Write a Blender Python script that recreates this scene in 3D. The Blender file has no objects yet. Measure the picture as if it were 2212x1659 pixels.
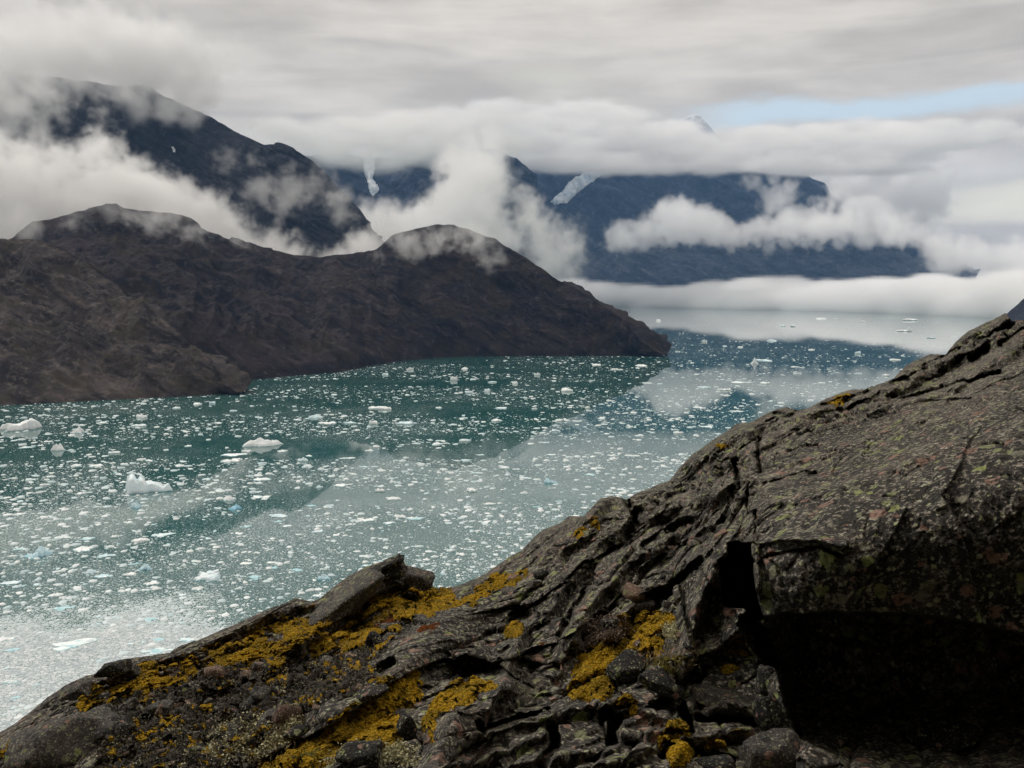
import bpy, math, random
import numpy as np
from mathutils import Vector

random.seed(7)
RNG = np.random.default_rng(7)
S = bpy.context.scene
COL = S.collection

# ------------------------------------------------------------------ camera
HC = 200.0                                  # the camera stands 200 m above the fjord
LENS, FX = 32.0, 1024 * 32.0 / 36.0
PITCH = math.atan((384 - 292) / FX)
cam_d = bpy.data.cameras.new("camera")
cam_d.lens = LENS
cam_d.sensor_width = 36.0
cam_d.clip_start = 0.1
cam_d.clip_end = 200000.0
cam = bpy.data.objects.new("camera", cam_d)
cam.location = (0, 0, HC)
cam.rotation_euler = (math.pi / 2 - PITCH, 0, 0)
COL.objects.link(cam)
S.camera = cam
CP, SP = math.cos(PITCH), math.sin(PITCH)


def ray(u, v):
    """direction (forward depth 1) of the photograph's point u, v on a 1024 x 768 frame"""
    u = np.asarray(u, float); v = np.asarray(v, float)
    x = (u - 512) / FX
    y = (384 - v) / FX
    return np.stack([x, CP + y * SP, -SP + y * CP], -1)


def at_dist(u, v, D):
    """world point seen at u, v at horizontal distance D"""
    d = ray(u, v)
    h = np.hypot(d[..., 0], d[..., 1])
    p = d * (np.asarray(D, float) / h)[..., None]
    p[..., 2] += HC
    return p


def on_water(u, v):
    d = ray(u, v)
    k = HC / np.maximum(-d[..., 2], 1e-4)
    p = d * k[..., None]
    p[..., 2] = 0
    return p


def az_el(u, v):
    d = ray(u, v)
    return math.atan2(d[0], d[1]), math.atan2(d[2], math.hypot(d[0], d[1]))


# ------------------------------------------------------------------ render settings
S.view_settings.view_transform = 'Standard'
S.view_settings.look = 'None'
S.view_settings.exposure = 0.0
S.view_settings.gamma = 1.0
S.render.engine = 'CYCLES'
S.cycles.use_denoising = True
S.cycles.max_bounces = 10
S.cycles.volume_bounces = 8
S.cycles.diffuse_bounces = 3
S.cycles.glossy_bounces = 3
S.cycles.transparent_max_bounces = 12
S.cycles.volume_step_rate = 2.0
S.cycles.volume_max_steps = 512
S.cycles.use_adaptive_sampling = True
S.cycles.adaptive_threshold = 0.02

# ------------------------------------------------------------------ node helpers


class NT:
    def __init__(self, tree):
        self.t = tree
        self.n = tree.nodes
        self.l = tree.links

    def new(self, kind, **kw):
        n = self.n.new(kind)
        for k, val in kw.items():
            setattr(n, k, val)
        return n

    def put(self, sock, val):
        if isinstance(val, bpy.types.NodeSocket):
            self.l.new(val, sock)
        elif val is not None:
            sock.default_value = val

    def math(self, op, a, b=None, c=None, clamp=False):
        n = self.new('ShaderNodeMath', operation=op, use_clamp=clamp)
        self.put(n.inputs[0], a)
        if b is not None: self.put(n.inputs[1], b)
        if c is not None: self.put(n.inputs[2], c)
        return n.outputs[0]

    def vmath(self, op, a, b=None):
        n = self.new('ShaderNodeVectorMath', operation=op)
        self.put(n.inputs[0], a)
        if b is not None:
            self.put(n.inputs[3] if op == 'SCALE' else n.inputs[1], b)
        return n.outputs[1] if op in ('LENGTH', 'DOT_PRODUCT', 'DISTANCE') else n.outputs[0]

    def comb(self, x, y, z):
        n = self.new('ShaderNodeCombineXYZ')
        for i, val in enumerate((x, y, z)): self.put(n.inputs[i], val)
        return n.outputs[0]

    def sep(self, v):
        n = self.new('ShaderNodeSeparateXYZ')
        self.put(n.inputs[0], v)
        return n.outputs

    def noise(self, vec, scale, detail=4, rough=0.55, dist=0.0, out=0):
        n = self.new('ShaderNodeTexNoise')
        if vec is not None: self.put(n.inputs['Vector'], vec)
        self.put(n.inputs['Scale'], scale)
        self.put(n.inputs['Detail'], detail)
        self.put(n.inputs['Roughness'], rough)
        self.put(n.inputs['Distortion'], dist)
        return n.outputs[out]

    def voronoi(self, vec, scale, feature='F1', rnd=1.0, out=0):
        n = self.new('ShaderNodeTexVoronoi', feature=feature)
        if vec is not None: self.put(n.inputs['Vector'], vec)
        self.put(n.inputs['Scale'], scale)
        self.put(n.inputs['Randomness'], rnd)
        return n.outputs[out]

    def ss(self, x, lo, hi, a=0.0, b=1.0, kind='SMOOTHSTEP'):
        n = self.new('ShaderNodeMapRange', interpolation_type=kind)
        self.put(n.inputs[0], x)
        self.put(n.inputs[1], lo); self.put(n.inputs[2], hi)
        self.put(n.inputs[3], a); self.put(n.inputs[4], b)
        return n.outputs[0]

    def mix(self, f, a, b, mode='MIX'):
        n = self.new('ShaderNodeMix', data_type='RGBA', blend_type=mode)
        self.put(n.inputs[0], f)
        for s, val in ((n.inputs[6], a), (n.inputs[7], b)):
            self.put(s, val if isinstance(val, bpy.types.NodeSocket) else tuple(val) + (1.0,) * (4 - len(val)))
        return n.outputs[2]

    def bump(self, h, strength=0.5, dist=0.1, normal=None):
        n = self.new('ShaderNodeBump')
        self.put(n.inputs['Strength'], strength)
        self.put(n.inputs['Distance'], dist)
        self.put(n.inputs['Height'], h)
        if normal is not None: self.put(n.inputs['Normal'], normal)
        return n.outputs[0]


def material(name):
    m = bpy.data.materials.new(name)
    m.use_nodes = True
    nt = NT(m.node_tree)
    b = m.node_tree.nodes['Principled BSDF']
    return m, nt, b


# ------------------------------------------------------------------ sun and sky
SUN_EL, SUN_ROT = math.radians(42), math.radians(-55)     # ahead and to the left, behind the overcast
sun_d = bpy.data.lights.new("sun", 'SUN')
sun_d.energy = 1.5
sun_d.angle = math.radians(12)
sun_d.color = (1.0, 0.965, 0.92)
sun = bpy.data.objects.new("sun", sun_d)
sun_dir = Vector((math.sin(SUN_ROT) * math.cos(SUN_EL), math.cos(SUN_ROT) * math.cos(SUN_EL), math.sin(SUN_EL)))
sun.rotation_euler = (-sun_dir).to_track_quat('-Z', 'Y').to_euler()
sun.location = (0, 0, 4000)
COL.objects.link(sun)

W = bpy.data.worlds.new("World")
S.world = W
W.use_nodes = True
w = NT(W.node_tree)
w.n.clear()
sky = w.new('ShaderNodeTexSky', sky_type='NISHITA')
sky.sun_disc = False
sky.sun_elevation = SUN_EL
sky.sun_rotation = SUN_ROT
sky.altitude = 200
tc = w.new('ShaderNodeTexCoord')
d = tc.outputs['Generated']
dx, dy, dz = w.sep(d)
az = w.math('ARCTAN2', dx, dy)
el = w.math('ARCSINE', dz)
elp = w.math('MAXIMUM', dz, 0.0)
inv = w.math('DIVIDE', 1.0, w.math('ADD', elp, 0.10))
plane = w.comb(w.math('MULTIPLY', dx, inv), w.math('MULTIPLY', dy, inv), 0.0)
n1 = w.noise(w.vmath('MULTIPLY', plane, (0.55, 1.0, 1)), 1.1, 5, 0.5, 0.35)
n2 = w.noise(w.vmath('MULTIPLY', w.comb(az, el, 0.0), (2.2, 16.0, 1)), 1.6, 5, 0.52, 0.5)
n3 = w.noise(w.vmath('MULTIPLY', w.comb(az, el, 3.0), (5.0, 15.0, 1)), 2.2, 5, 0.55, 0.2)
tone = w.math('ADD', w.math('MULTIPLY', n1, 0.35), w.math('ADD', w.math('MULTIPLY', n2, 0.45), w.math('MULTIPLY', n3, 0.2)))
tone = w.ss(tone, 0.36, 0.64)
deck = w.mix(tone, (0.545, 0.495, 0.435), (0.86, 0.79, 0.70))
zen = w.ss(el, 0.33, 1.1, 1.0, 1.9)
deck = w.vmath('SCALE', deck, zen)
# blue gap low on the right
a0, e_lo = az_el(700, 123)
_, e_up_l = az_el(700, 104)
a1, e_up_r = az_el(1024, 85)
up = w.ss(az, a0, a1, e_up_l, e_up_r, 'LINEAR')
wob = w.math('MULTIPLY', w.math('SUBTRACT', n3, 0.5), 0.03)
elw = w.math('ADD', el, wob)
gap = w.math('MULTIPLY', w.ss(elw, e_lo - 0.012, e_lo + 0.004),
             w.ss(elw, w.math('SUBTRACT', up, 0.006), w.math('ADD', up, 0.006), 1.0, 0.0))
gap = w.math('MULTIPLY', gap, w.ss(az, az_el(650, 110)[0], az_el(760, 110)[0]))
blue = w.mix(0.8, w.vmath('SCALE', sky.outputs[0], 0.10), (0.77, 0.88, 0.93))
col = w.mix(gap, deck, blue)
# warm bright opening far right, close to the horizon
cA, cE = az_el(1060, 200)
ex = w.math('DIVIDE', w.math('SUBTRACT', az, cA), 0.16)
ey = w.math('DIVIDE', w.math('SUBTRACT', elw, cE), 0.028)
rr = w.math('SQRT', w.math('ADD', w.math('MULTIPLY', ex, ex), w.math('MULTIPLY', ey, ey)))
warm = w.ss(w.math('ADD', rr, w.math('MULTIPLY', w.math('SUBTRACT', n2, 0.5), 2.2)), 0.3, 1.25, 1.0, 0.0)
col = w.mix(warm, col, (1.0, 0.92, 0.74))
cA, cE = az_el(545, 80)
ex = w.math('DIVIDE', w.math('SUBTRACT', az, cA), 0.075)
ey = w.math('DIVIDE', w.math('SUBTRACT', elw, cE), 0.02)
rr = w.math('SQRT', w.math('ADD', w.math('MULTIPLY', ex, ex), w.math('MULTIPLY', ey, ey)))
col = w.mix(w.ss(rr, 0.0, 1.2, 0.6, 0.0), col, (0.80, 0.76, 0.64))
bg = w.new('ShaderNodeBackground')
w.put(bg.inputs[0], w.vmath('SCALE', col, 10.0))
bg.inputs[1].default_value = 0.10
wo = w.new('ShaderNodeOutputWorld')
w.l.new(bg.outputs[0], wo.inputs[0])
W.cycles.sampling_method = 'MANUAL'
W.cycles.sample_map_resolution = 512

# ------------------------------------------------------------------ tagging and mesh helpers


def tag(o, label=None, cat=None, group=None, kind=None):
    if label: o['label'] = label
    if cat: o['category'] = cat
    if group: o['group'] = group
    if kind: o['kind'] = kind
    return o


def mesh_np(name, verts, quads=None, tris=None, smooth=True):
    """mesh from numpy arrays"""
    me = bpy.data.meshes.new(name)
    verts = np.asarray(verts, np.float32)
    loops, starts, tot = [], [], 0
    if quads is not None and len(quads):
        q = np.asarray(quads, np.int32)
        loops.append(q.ravel()); starts.append(np.arange(len(q)) * 4); tot = len(q) * 4
    if tris is not None and len(tris):
        t = np.asarray(tris, np.int32)
        loops.append(t.ravel()); starts.append(tot + np.arange(len(t)) * 3)
    loops = np.concatenate(loops).astype(np.int32); starts = np.concatenate(starts).astype(np.int32)
    me.vertices.add(len(verts)); me.vertices.foreach_set('co', verts.ravel())
    me.loops.add(len(loops)); me.loops.foreach_set('vertex_index', loops)
    me.polygons.add(len(starts)); me.polygons.foreach_set('loop_start', starts)
    me.update(calc_edges=True)
    if smooth:
        me.polygons.foreach_set('use_smooth', np.ones(len(starts), bool))
    me.validate()
    return me


def obj(name, me, mat=None, parent=None):
    o = bpy.data.objects.new(name, me)
    COL.objects.link(o)
    if mat: me.materials.append(mat)
    if parent: o.parent = parent
    return o


def grid_quads(nr, nc, mask=None):
    i = np.arange(nr * nc).reshape(nr, nc)
    q = np.stack([i[:-1, :-1], i[:-1, 1:], i[1:, 1:], i[1:, :-1]], -1)
    if mask is not None:
        return q[mask]
    return q.reshape(-1, 4)


# ------------------------------------------------------------------ noise in numpy
G3 = np.array([(1,1,0),(-1,1,0),(1,-1,0),(-1,-1,0),(1,0,1),(-1,0,1),(1,0,-1),(-1,0,-1),
               (0,1,1),(0,-1,1),(0,1,-1),(0,-1,-1),(1,1,0),(-1,1,0),(0,-1,1),(0,-1,-1)], np.float32)


def _h(ix, iy, iz, seed):
    h = (ix * np.uint32(374761393) + iy * np.uint32(668265263) + iz * np.uint32(2147483647 & 1274126177) + np.uint32(seed * 974711 & 0xffffffff))
    h = (h ^ (h >> np.uint32(13))) * np.uint32(1274126177)
    return h ^ (h >> np.uint32(16))


def perlin(p, seed=0):
    p = np.asarray(p, np.float32)
    shp = p.shape[:-1]
    p = p.reshape(-1, 3)
    f = np.floor(p)
    i = f.astype(np.int64).astype(np.uint32)
    f = p - f
    w3 = f * f * f * (f * (f * 6 - 15) + 10)
    out = np.zeros(len(p), np.float32)
    for c in range(8):
        ox, oy, oz = c & 1, (c >> 1) & 1, c >> 2
        g = G3[(_h(i[:, 0] + np.uint32(ox), i[:, 1] + np.uint32(oy), i[:, 2] + np.uint32(oz), seed) & np.uint32(15))]
        dt = g[:, 0] * (f[:, 0] - ox) + g[:, 1] * (f[:, 1] - oy) + g[:, 2] * (f[:, 2] - oz)
        wt = (w3[:, 0] if ox else 1 - w3[:, 0]) * (w3[:, 1] if oy else 1 - w3[:, 1]) * (w3[:, 2] if oz else 1 - w3[:, 2])
        out += wt * dt
    return out.reshape(shp)


def fbm(p, octs=4, seed=0, gain=0.5, lac=2.03, ridged=False):
    p = np.asarray(p, np.float32)
    a, s, out = 1.0, 1.0, 0
    for o in range(octs):
        n = perlin(p * s, seed + o * 17)
        if ridged:
            n = 0.5 - np.abs(n) * 1.6
        out = out + a * n
        a *= gain; s *= lac
    return out


def facets(p, seed=0, tilt=0.6):
    """angular blocks: each cell of a jittered lattice is a tilted plane; also returns the distance to the crack"""
    p = np.asarray(p, np.float32)
    shp = p.shape[:-1]
    p = p.reshape(-1, 3)
    fl = np.floor(p).astype(np.int64)
    n = len(p)
    d1 = np.full(n, 9., np.float32); d2 = np.full(n, 9., np.float32); val = np.zeros(n, np.float32)
    k = np.float32(1 / 4294967295)
    for ox in (-1, 0, 1):
        for oy in (-1, 0, 1):
            for oz in (-1, 0, 1):
                cx, cy, cz = (fl[:, 0] + ox), (fl[:, 1] + oy), (fl[:, 2] + oz)
                ux, uy, uz = cx.astype(np.uint32), cy.astype(np.uint32), cz.astype(np.uint32)
                h = _h(ux, uy, uz, seed); h2 = _h(ux, uy, uz, seed + 71); h3 = _h(ux, uy, uz, seed + 133)
                r1 = h * k; r2 = h2 * k; r3 = h3 * k
                qx = p[:, 0] - cx - r1; qy = p[:, 1] - cy - r2; qz = p[:, 2] - cz - r3
                dd = qx * qx + qy * qy + qz * qz
                g = ((h >> np.uint32(7)) & np.uint32(1023)).astype(np.float32) / 1023 - .5
                g2 = ((h2 >> np.uint32(7)) & np.uint32(1023)).astype(np.float32) / 1023 - .5
                g3 = ((h3 >> np.uint32(7)) & np.uint32(1023)).astype(np.float32) / 1023 - .5
                v = g + 2 * tilt * (g2 * qx + g3 * qy + g * qz)
                m = dd < d1
                d2 = np.where(m, d1, np.minimum(d2, dd))
                val = np.where(m, v, val)
                d1 = np.where(m, dd, d1)
    return val.reshape(shp), (np.sqrt(d2) - np.sqrt(d1)).reshape(shp)


def normals(P):
    du = np.gradient(P, axis=1); dv = np.gradient(P, axis=0)
    n = np.cross(dv, du)
    n /= np.linalg.norm(n, axis=-1, keepdims=True) + 1e-9
    n *= np.where(np.sum(n * (P - np.array([0, 0, HC + 1e3])), -1, keepdims=True) > 0, -1, 1)
    return n


def interp(u, pts, k):
    pts = np.asarray(pts, float)
    return np.interp(u, pts[:, 0], pts[:, k])


def in_poly(P, poly):
    x, y = P[:, 0], P[:, 1]
    ins = np.zeros(len(P), bool)
    n = len(poly)
    for i in range(n):
        x0, y0 = poly[i]; x1, y1 = poly[(i + 1) % n]
        c = (y0 > y) != (y1 > y)
        ins ^= c & (x < (x1 - x0) * (y - y0) / ((y1 - y0) or 1e-9) + x0)
    return ins


def edge_dist(P, poly):
    best = np.full(len(P), 1e9)
    n = len(poly)
    for i in range(n):
        a = np.array(poly[i], float); b_ = np.array(poly[(i + 1) % n], float)
        ab = b_ - a
        t = np.clip(((P - a) @ ab) / (ab @ ab + 1e-9), 0, 1)
        best = np.minimum(best, np.linalg.norm(P - a - t[:, None] * ab, axis=1))
    return best


K = 1024 / 2212.0        # traced points are on a 2212 px wide view of the photograph

def c3(x, y): return x * .18852, 375.3 + y * .18852
def c4(x, y): return 375.3 + x * .16966, 333.6 + y * .16966
def c5(x, y): return x * .18852, 517.9 + y * .18852
def c7(x, y): return 625.5 + x * .18022, 291.9 + y * .18022


# traced outlines on the 1024 px frame: the shore line and the crest of the rock slope
SHORE = [(0, 405.5), (241, 393), (243, 381), (333, 373), (400, 361), (463, 357), (662, 356.5), (668, 350), (700, 312), (1024, 320)]
CREST = [(0,732.8),(13.2,725.3),(28.3,714),(47,698),(66,685.7),(84.8,676.3),(98,673.4),(109,666.8),(132,658.3),(150.8,655.5),(171.5,652),(181,646),(207.4,636.7),(235.6,623.5),(264,610.3),(282.8,603.7),(296,598),(311,601.8),(320.5,598),(331.8,588.6),(348.8,575.4),(365.7,566.9),(380.8,562.2),(394,563.7),(403.4,565),(405.3,571.6),(414.9,572.6),(424.3,578.2),(433.7,588.6),(441.3,588.6),(456.4,586.7),(473.3,579.2),(484.6,573.5),(494,567.9),(507.3,557.5),(522.3,550),(535.5,535.8),(545,529.2),(560,523.6),(568.7,516.8),(584,516),(590.8,508.3),(601,498.2),(611,496.5),(621.3,497.3),(626.4,499.9),(636.6,494),(650,488.8),(660.3,483.7),(667,482.9),(677.3,471),(685.8,460.8),(692.6,454),(701,449),(713,439.6),(724.8,432),(736.7,424.4),(750.6,421.8),(765,414),(776.9,409),(787.7,407.6),(798.5,410.5),(807.5,409),(820,401.8),(838,393.7),(854.4,389.2),(865.2,390.1),(877.8,384.7),(894,378.4),(901,370.3),(913.8,361.3),(930,354.1),(946.3,355),(949,350.5),(955.3,342.4),(968,331.5),(986,322.5),(1005.8,312.6),(1011.2,320.6),(1024,320)]
CREST = np.array(CREST)


# ------------------------------------------------------------------ water
m_water, nt, b = material("fjord_water")
g = nt.new('ShaderNodeNewGeometry')
pos = g.outputs['Position']
px_, py_, pz_ = nt.sep(pos)
flow = nt.noise(pos, 0.0016, 4, 0.55, 0.6)
base = nt.mix(flow, (0.012, 0.074, 0.070), (0.018, 0.100, 0.092))
# brash: a crust of fist to metre sized ice crumbs too fine to model one by one
dist = nt.vmath('LENGTH', pos)
amount = nt.math('ADD', nt.ss(nt.noise(pos, 0.004, 4, 0.6, 0.8), 0.3, 0.7, -0.09, 0.09),
                 nt.ss(dist, 420, 2200, 0.26, 0.09))
cw = on_water(np.array(-10.), np.array(720.))
crust = nt.ss(nt.math('ADD', nt.vmath('DISTANCE', pos, (float(cw[0]), float(cw[1]), 0)),
                      nt.math('MULTIPLY', nt.noise(pos, 0.016, 4, 0.6), 130)), 130, 260, 0.85, 0.0)
amount = nt.math('ADD', amount, crust)
def crumbs(sc, k, off):
    v = nt.new('ShaderNodeTexVoronoi', feature='F1')
    nt.put(v.inputs['Vector'], nt.vmath('ADD', pos, off)); v.inputs['Scale'].default_value = sc
    rad = nt.math('MULTIPLY', nt.sep(v.outputs['Color'])[0], nt.math('MULTIPLY', amount, k))
    return nt.math('LESS_THAN', v.outputs['Distance'], rad)
ice = nt.math('MAXIMUM', crumbs(1.5, 1.5, (3, 7, 0)), crumbs(0.75, 1.35, (40, 9, 0)))
ice = nt.math('MAXIMUM', ice, crumbs(0.38, 1.0, (90, 51, 0)))
col = nt.mix(ice, base, (0.46, 0.53, 0.545))
ce = nt.new('ShaderNodeTexVoronoi', feature='DISTANCE_TO_EDGE'); cc = nt.new('ShaderNodeTexVoronoi', feature='F1')
cpos = nt.vmath('ADD', pos, nt.vmath('SCALE', nt.noise(pos, 0.5, 3, 0.6, out=1), 1.2))
for n_ in (ce, cc):
    nt.put(n_.inputs['Vector'], cpos); n_.inputs['Scale'].default_value = 0.42
plate = nt.mix(nt.sep(cc.outputs['Color'])[0], (0.36, 0.41, 0.43), (0.60, 0.63, 0.64))
plate = nt.mix(nt.ss(ce.outputs['Distance'], 0.02, 0.10, 0.75, 0.0), plate, (0.10, 0.17, 0.18))
slush = nt.ss(crust, 0.25, 0.6)
slush = nt.math('MULTIPLY', slush, nt.ss(nt.math('ADD', nt.sep(cc.outputs['Color'])[1], slush), 0.75, 0.85))
col = nt.mix(slush, col, plate)
ice = nt.math('MAXIMUM', ice, slush)
nt.put(b.inputs['Base Color'], col)
nt.put(b.inputs['Roughness'], nt.ss(ice, 0, 1, 0.012, 0.7, 'LINEAR'))
b.inputs['IOR'].default_value = 1.5
rip = nt.noise(nt.vmath('MULTIPLY', pos, (1, 0.6, 1)), 0.35, 4, 0.6)
nt.put(b.inputs['Normal'], nt.bump(rip, 0.006, 0.6))
R = 90000.0
wv = [(-R, -3000, 0), (R, -3000, 0), (R, R, 0), (-R, R, 0)]
water = obj("water", mesh_np("water", wv, [(0, 1, 2, 3)], smooth=False), m_water)
tag(water, "teal green fjord water mirroring hills and cloud, speckled with ice crumbs", "water", kind="structure")

# ------------------------------------------------------------------ hills and mountains


def hill_material(name, dark, mid, pale, sc, streak=0.5, snow=None, green=None):
    m, nt, b = material(name)
    pos = nt.new('ShaderNodeNewGeometry').outputs['Position']
    p2 = nt.vmath('MULTIPLY', pos, (1, 1, 1.6))
    n1 = nt.noise(p2, sc, 7, 0.62, 0.6)
    n2 = nt.noise(pos, sc * 6, 6, 0.65, 0.2)
    n3 = nt.noise(nt.vmath('MULTIPLY', pos, (1, 1, 0.16)), sc * 9, 5, 0.6, 0.4)
    c = nt.mix(nt.ss(n1, 0.34, 0.66), dark, mid)
    c = nt.mix(nt.math('MULTIPLY', nt.ss(n2, 0.52, 0.72), 0.6), c, pale)
    c = nt.mix(nt.math('MULTIPLY', nt.ss(n3, 0.58, 0.75), streak), c, pale)
    px3, py3, pz3 = nt.sep(pos)
    lay = nt.comb(nt.math('MULTIPLY', nt.math('ADD', nt.math('MULTIPLY', px3, 0.55), pz3), 1.0), nt.math('MULTIPLY', nt.math('SUBTRACT', px3, pz3), 0.12), nt.math('MULTIPLY', py3, 0.25))
    n4 = nt.noise(lay, sc * 7, 6, 0.65, 0.5)
    c = nt.mix(nt.ss(n4, 0.50, 0.36, 0.0, 0.8), c, tuple(x * 0.6 for x in dark))
    c = nt.mix(nt.ss(n4, 0.56, 0.72, 0.0, 0.6), c, pale)
    if green:
        n5 = nt.noise(pos, sc * 1.6, 4, 0.6, 0.3)
        c = nt.mix(nt.math('MULTIPLY', nt.ss(n5, 0.5, 0.66), 0.55), c, green)
    if snow:
        z = nt.sep(pos)[2]
        s = nt.ss(nt.math('ADD', z, nt.math('MULTIPLY', n2, snow[1])), snow[0], snow[0] + 60)
        c = nt.mix(s, c, (0.75, 0.78, 0.82))
    nt.put(b.inputs['Base Color'], c)
    b.inputs['Roughness'].default_value = 0.95
    b.inputs['Specular IOR Level'].default_value = 0.1
    h = nt.math('ADD', nt.noise(pos, sc * 5, 8, 0.68), nt.math('MULTIPLY', n3, 0.4))
    nt.put(b.inputs['Normal'], nt.bump(h, 1.0, 0.22 / sc * 0.4))
    return m


def mountain(name, ridge, base, mat, label, nc=500, nr=220, amp=30., sc=1 / 260., back=1500., prof=0.9, seed=1,
             strata=0.5, gully=1.0, base_is_D=False, jag=0.25):
    ridge = np.asarray(ridge, float); base = np.asarray(base, float)
    ur = np.linspace(ridge[0, 0], ridge[-1, 0], nc) * K
    vr = np.interp(ur / K, ridge[:, 0], ridge[:, 1]) * K
    Dr = np.interp(ur / K, ridge[:, 0], ridge[:, 2])
    top = at_dist(ur, vr, Dr)
    if base_is_D:
        Db = np.interp(ur / K, base[:, 0], base[:, 1])
    else:
        wb = on_water(ur, np.interp(ur / K, base[:, 0], base[:, 1]) * K)
        Db = np.hypot(wb[:, 0], wb[:, 1])
    Db = np.minimum(Db, Dr - 1.0)
    dirs = top[:, :2] / np.linalg.norm(top[:, :2], axis=1, keepdims=True)
    nf = int(nr * 0.82)
    t = np.linspace(-0.04, 1, nf)[:, None]
    tb = np.linspace(0, 1, nr - nf + 1)[1:, None]
    D = np.concatenate([Db + (Dr - Db) * t, Dr + back * tb])
    pr = np.where(t > 0, np.abs(t) ** prof, t)
    pr = pr * (1 + 0.0 * t)
    z = np.concatenate([top[:, 2] * pr, top[:, 2] * (1 - 1.1 * tb ** 1.15)])
    P = np.stack([dirs[:, 0] * D, dirs[:, 1] * D, z], -1)
    T = np.concatenate([np.broadcast_to(t, (nf, nc)), np.broadcast_to(1 - tb, (nr - nf, nc))])
    N = normals(P)
    q = P.copy()
    arc = np.arctan2(P[..., 0], P[..., 1]) * Dr.mean()
    big = fbm(q * sc, 7, seed, 0.56)
    warp = fbm(q * sc * .7, 2, seed + 5) / sc * 0.35
    gl = fbm(np.stack([(arc + warp) * sc * 1.6, P[..., 2] * sc * 0.35, np.zeros_like(arc)], -1), 4, seed + 9, 0.5, ridged=True)
    st = fbm(np.stack([(arc * 0.35 + P[..., 2] * 0.9 + warp * .6) * sc * 3.0, (arc - P[..., 2]) * sc * 0.6, D * sc * .3], -1), 5, seed + 21, 0.6, ridged=True)
    disp = amp * (big * 1.1 + gully * gl * 0.8 + strata * st * 0.8)
    env = np.clip(T * 6, 0.04, 1) * np.where(T > 0.94, jag + (1 - jag) * np.clip((1 - T) / 0.06, 0, 1), 1)
    P = P + N * (disp * env)[..., None]
    o = obj(name, mesh_np(name, P.reshape(-1, 3), grid_quads(nr, nc)), mat)
    tag(o, label, name.split('_')[0] if name != 'hill' else 'hill', kind="structure")
    return o, P


m_hill = hill_material("hill_rock", (0.010, 0.008, 0.012), (0.036, 0.027, 0.028), (0.082, 0.068, 0.066), 1 / 170., 0.8, green=(0.038, 0.030, 0.018))
m_hill_near = hill_material("spur_rock", (0.026, 0.022, 0.023), (0.078, 0.064, 0.059), (0.17, 0.145, 0.13), 1 / 120., 0.75, green=(0.055, 0.045, 0.028))
m_mtn = hill_material("mountain_rock", (0.012, 0.015, 0.024), (0.036, 0.038, 0.050), (0.085, 0.086, 0.096), 1 / 260., 0.6)
m_far = hill_material("far_rock", (0.010, 0.018, 0.040), (0.036, 0.050, 0.085), (0.11, 0.13, 0.17), 1 / 600., 0.7)  # blue of distant haze partly put into the rock colour, besides the air volume
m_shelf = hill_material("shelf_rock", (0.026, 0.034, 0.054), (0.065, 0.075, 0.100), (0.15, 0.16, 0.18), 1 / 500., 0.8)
m_peak = hill_material("peak_rock", (0.06, 0.07, 0.09), (0.12, 0.13, 0.15), (0.5, 0.52, 0.55), 1 / 500., 0.9, (2300, 500))

mountain("hill", [(-500,440,2700),(-300,470,2600),(-100,500,2500),(0,519,2450),(60,516,2420),(120,528,2380),(200,570,2300),(260,620,2220),(320,665,2140),(380,715,2050),(440,765,1960),(490,806,1890),(524,848,1845)],
         [(-500,892),(-300,886),(0,876),(200,866),(400,856),(524,848)], m_hill_near,
         "brown rocky spur running down to the water at the left edge", 520, 260, 23, 1/170., 900, 0.85, 3, strata=0.5)
mountain("hill", [(-400,560,2900),(0,535,3000),(35,515,3020),(70,482,3050),(150,466,3080),(240,449,3100),(330,457,3120),(370,465,3130),(430,495,3150),(500,519,3180),(560,540,3200),(620,548,3230),(690,556,3260),(760,550,3280),(810,540,3290),(850,510,3290),(900,493,3280),(940,487,3270),(1010,497,3240),(1070,520,3200),(1130,555,3150),(1180,588,3100),(1230,615,3060),(1290,652,3000),(1330,680,2960),(1380,722,2910),(1438,768,2868)],
         [(-400,880),(300,850),(520,823),(620,813),(720,805),(790,792),(860,780),(940,773),(1000,770),(1438,768)], m_hill,
         "long dark brown headland with a rounded summit, ending in a point in the fjord", 760, 260, 26, 1/230., 1200, 0.85, 11, strata=0.45)
mtn_c, Pc = mountain("mountain", [(-500,40,5600),(-200,110,5500),(0,155,5400),(100,166,5350),(200,180,5300),(330,203,5200),(430,240,5100),(520,290,5000),(570,312,4950),(610,317,4900),(650,335,4850),(700,370,4750),(740,415,4650),(770,450,4550),(795,483,4500),(830,535,4420),(880,600,4350)],
         [(-500,4300),(880,4200)], m_mtn, "steep dark mountain on the left with its summit lost in cloud", 520, 260, 60, 1/420., 2500, 0.8, 23, base_is_D=True)
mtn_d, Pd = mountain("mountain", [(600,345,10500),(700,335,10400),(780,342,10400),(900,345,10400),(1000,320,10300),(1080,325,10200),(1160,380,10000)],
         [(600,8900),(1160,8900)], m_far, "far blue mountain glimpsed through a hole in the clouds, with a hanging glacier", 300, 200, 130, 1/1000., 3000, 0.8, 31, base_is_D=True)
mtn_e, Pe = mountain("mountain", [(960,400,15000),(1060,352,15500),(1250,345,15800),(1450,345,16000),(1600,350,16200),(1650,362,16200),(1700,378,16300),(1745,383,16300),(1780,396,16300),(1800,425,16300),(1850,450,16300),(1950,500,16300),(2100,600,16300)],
         [(960,13600),(2100,13900)], m_far, "far blue massif behind the headland, its flat top cut off by cloud", 520, 260, 210, 1/1500., 4000, 0.75, 41, base_is_D=True)
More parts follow.
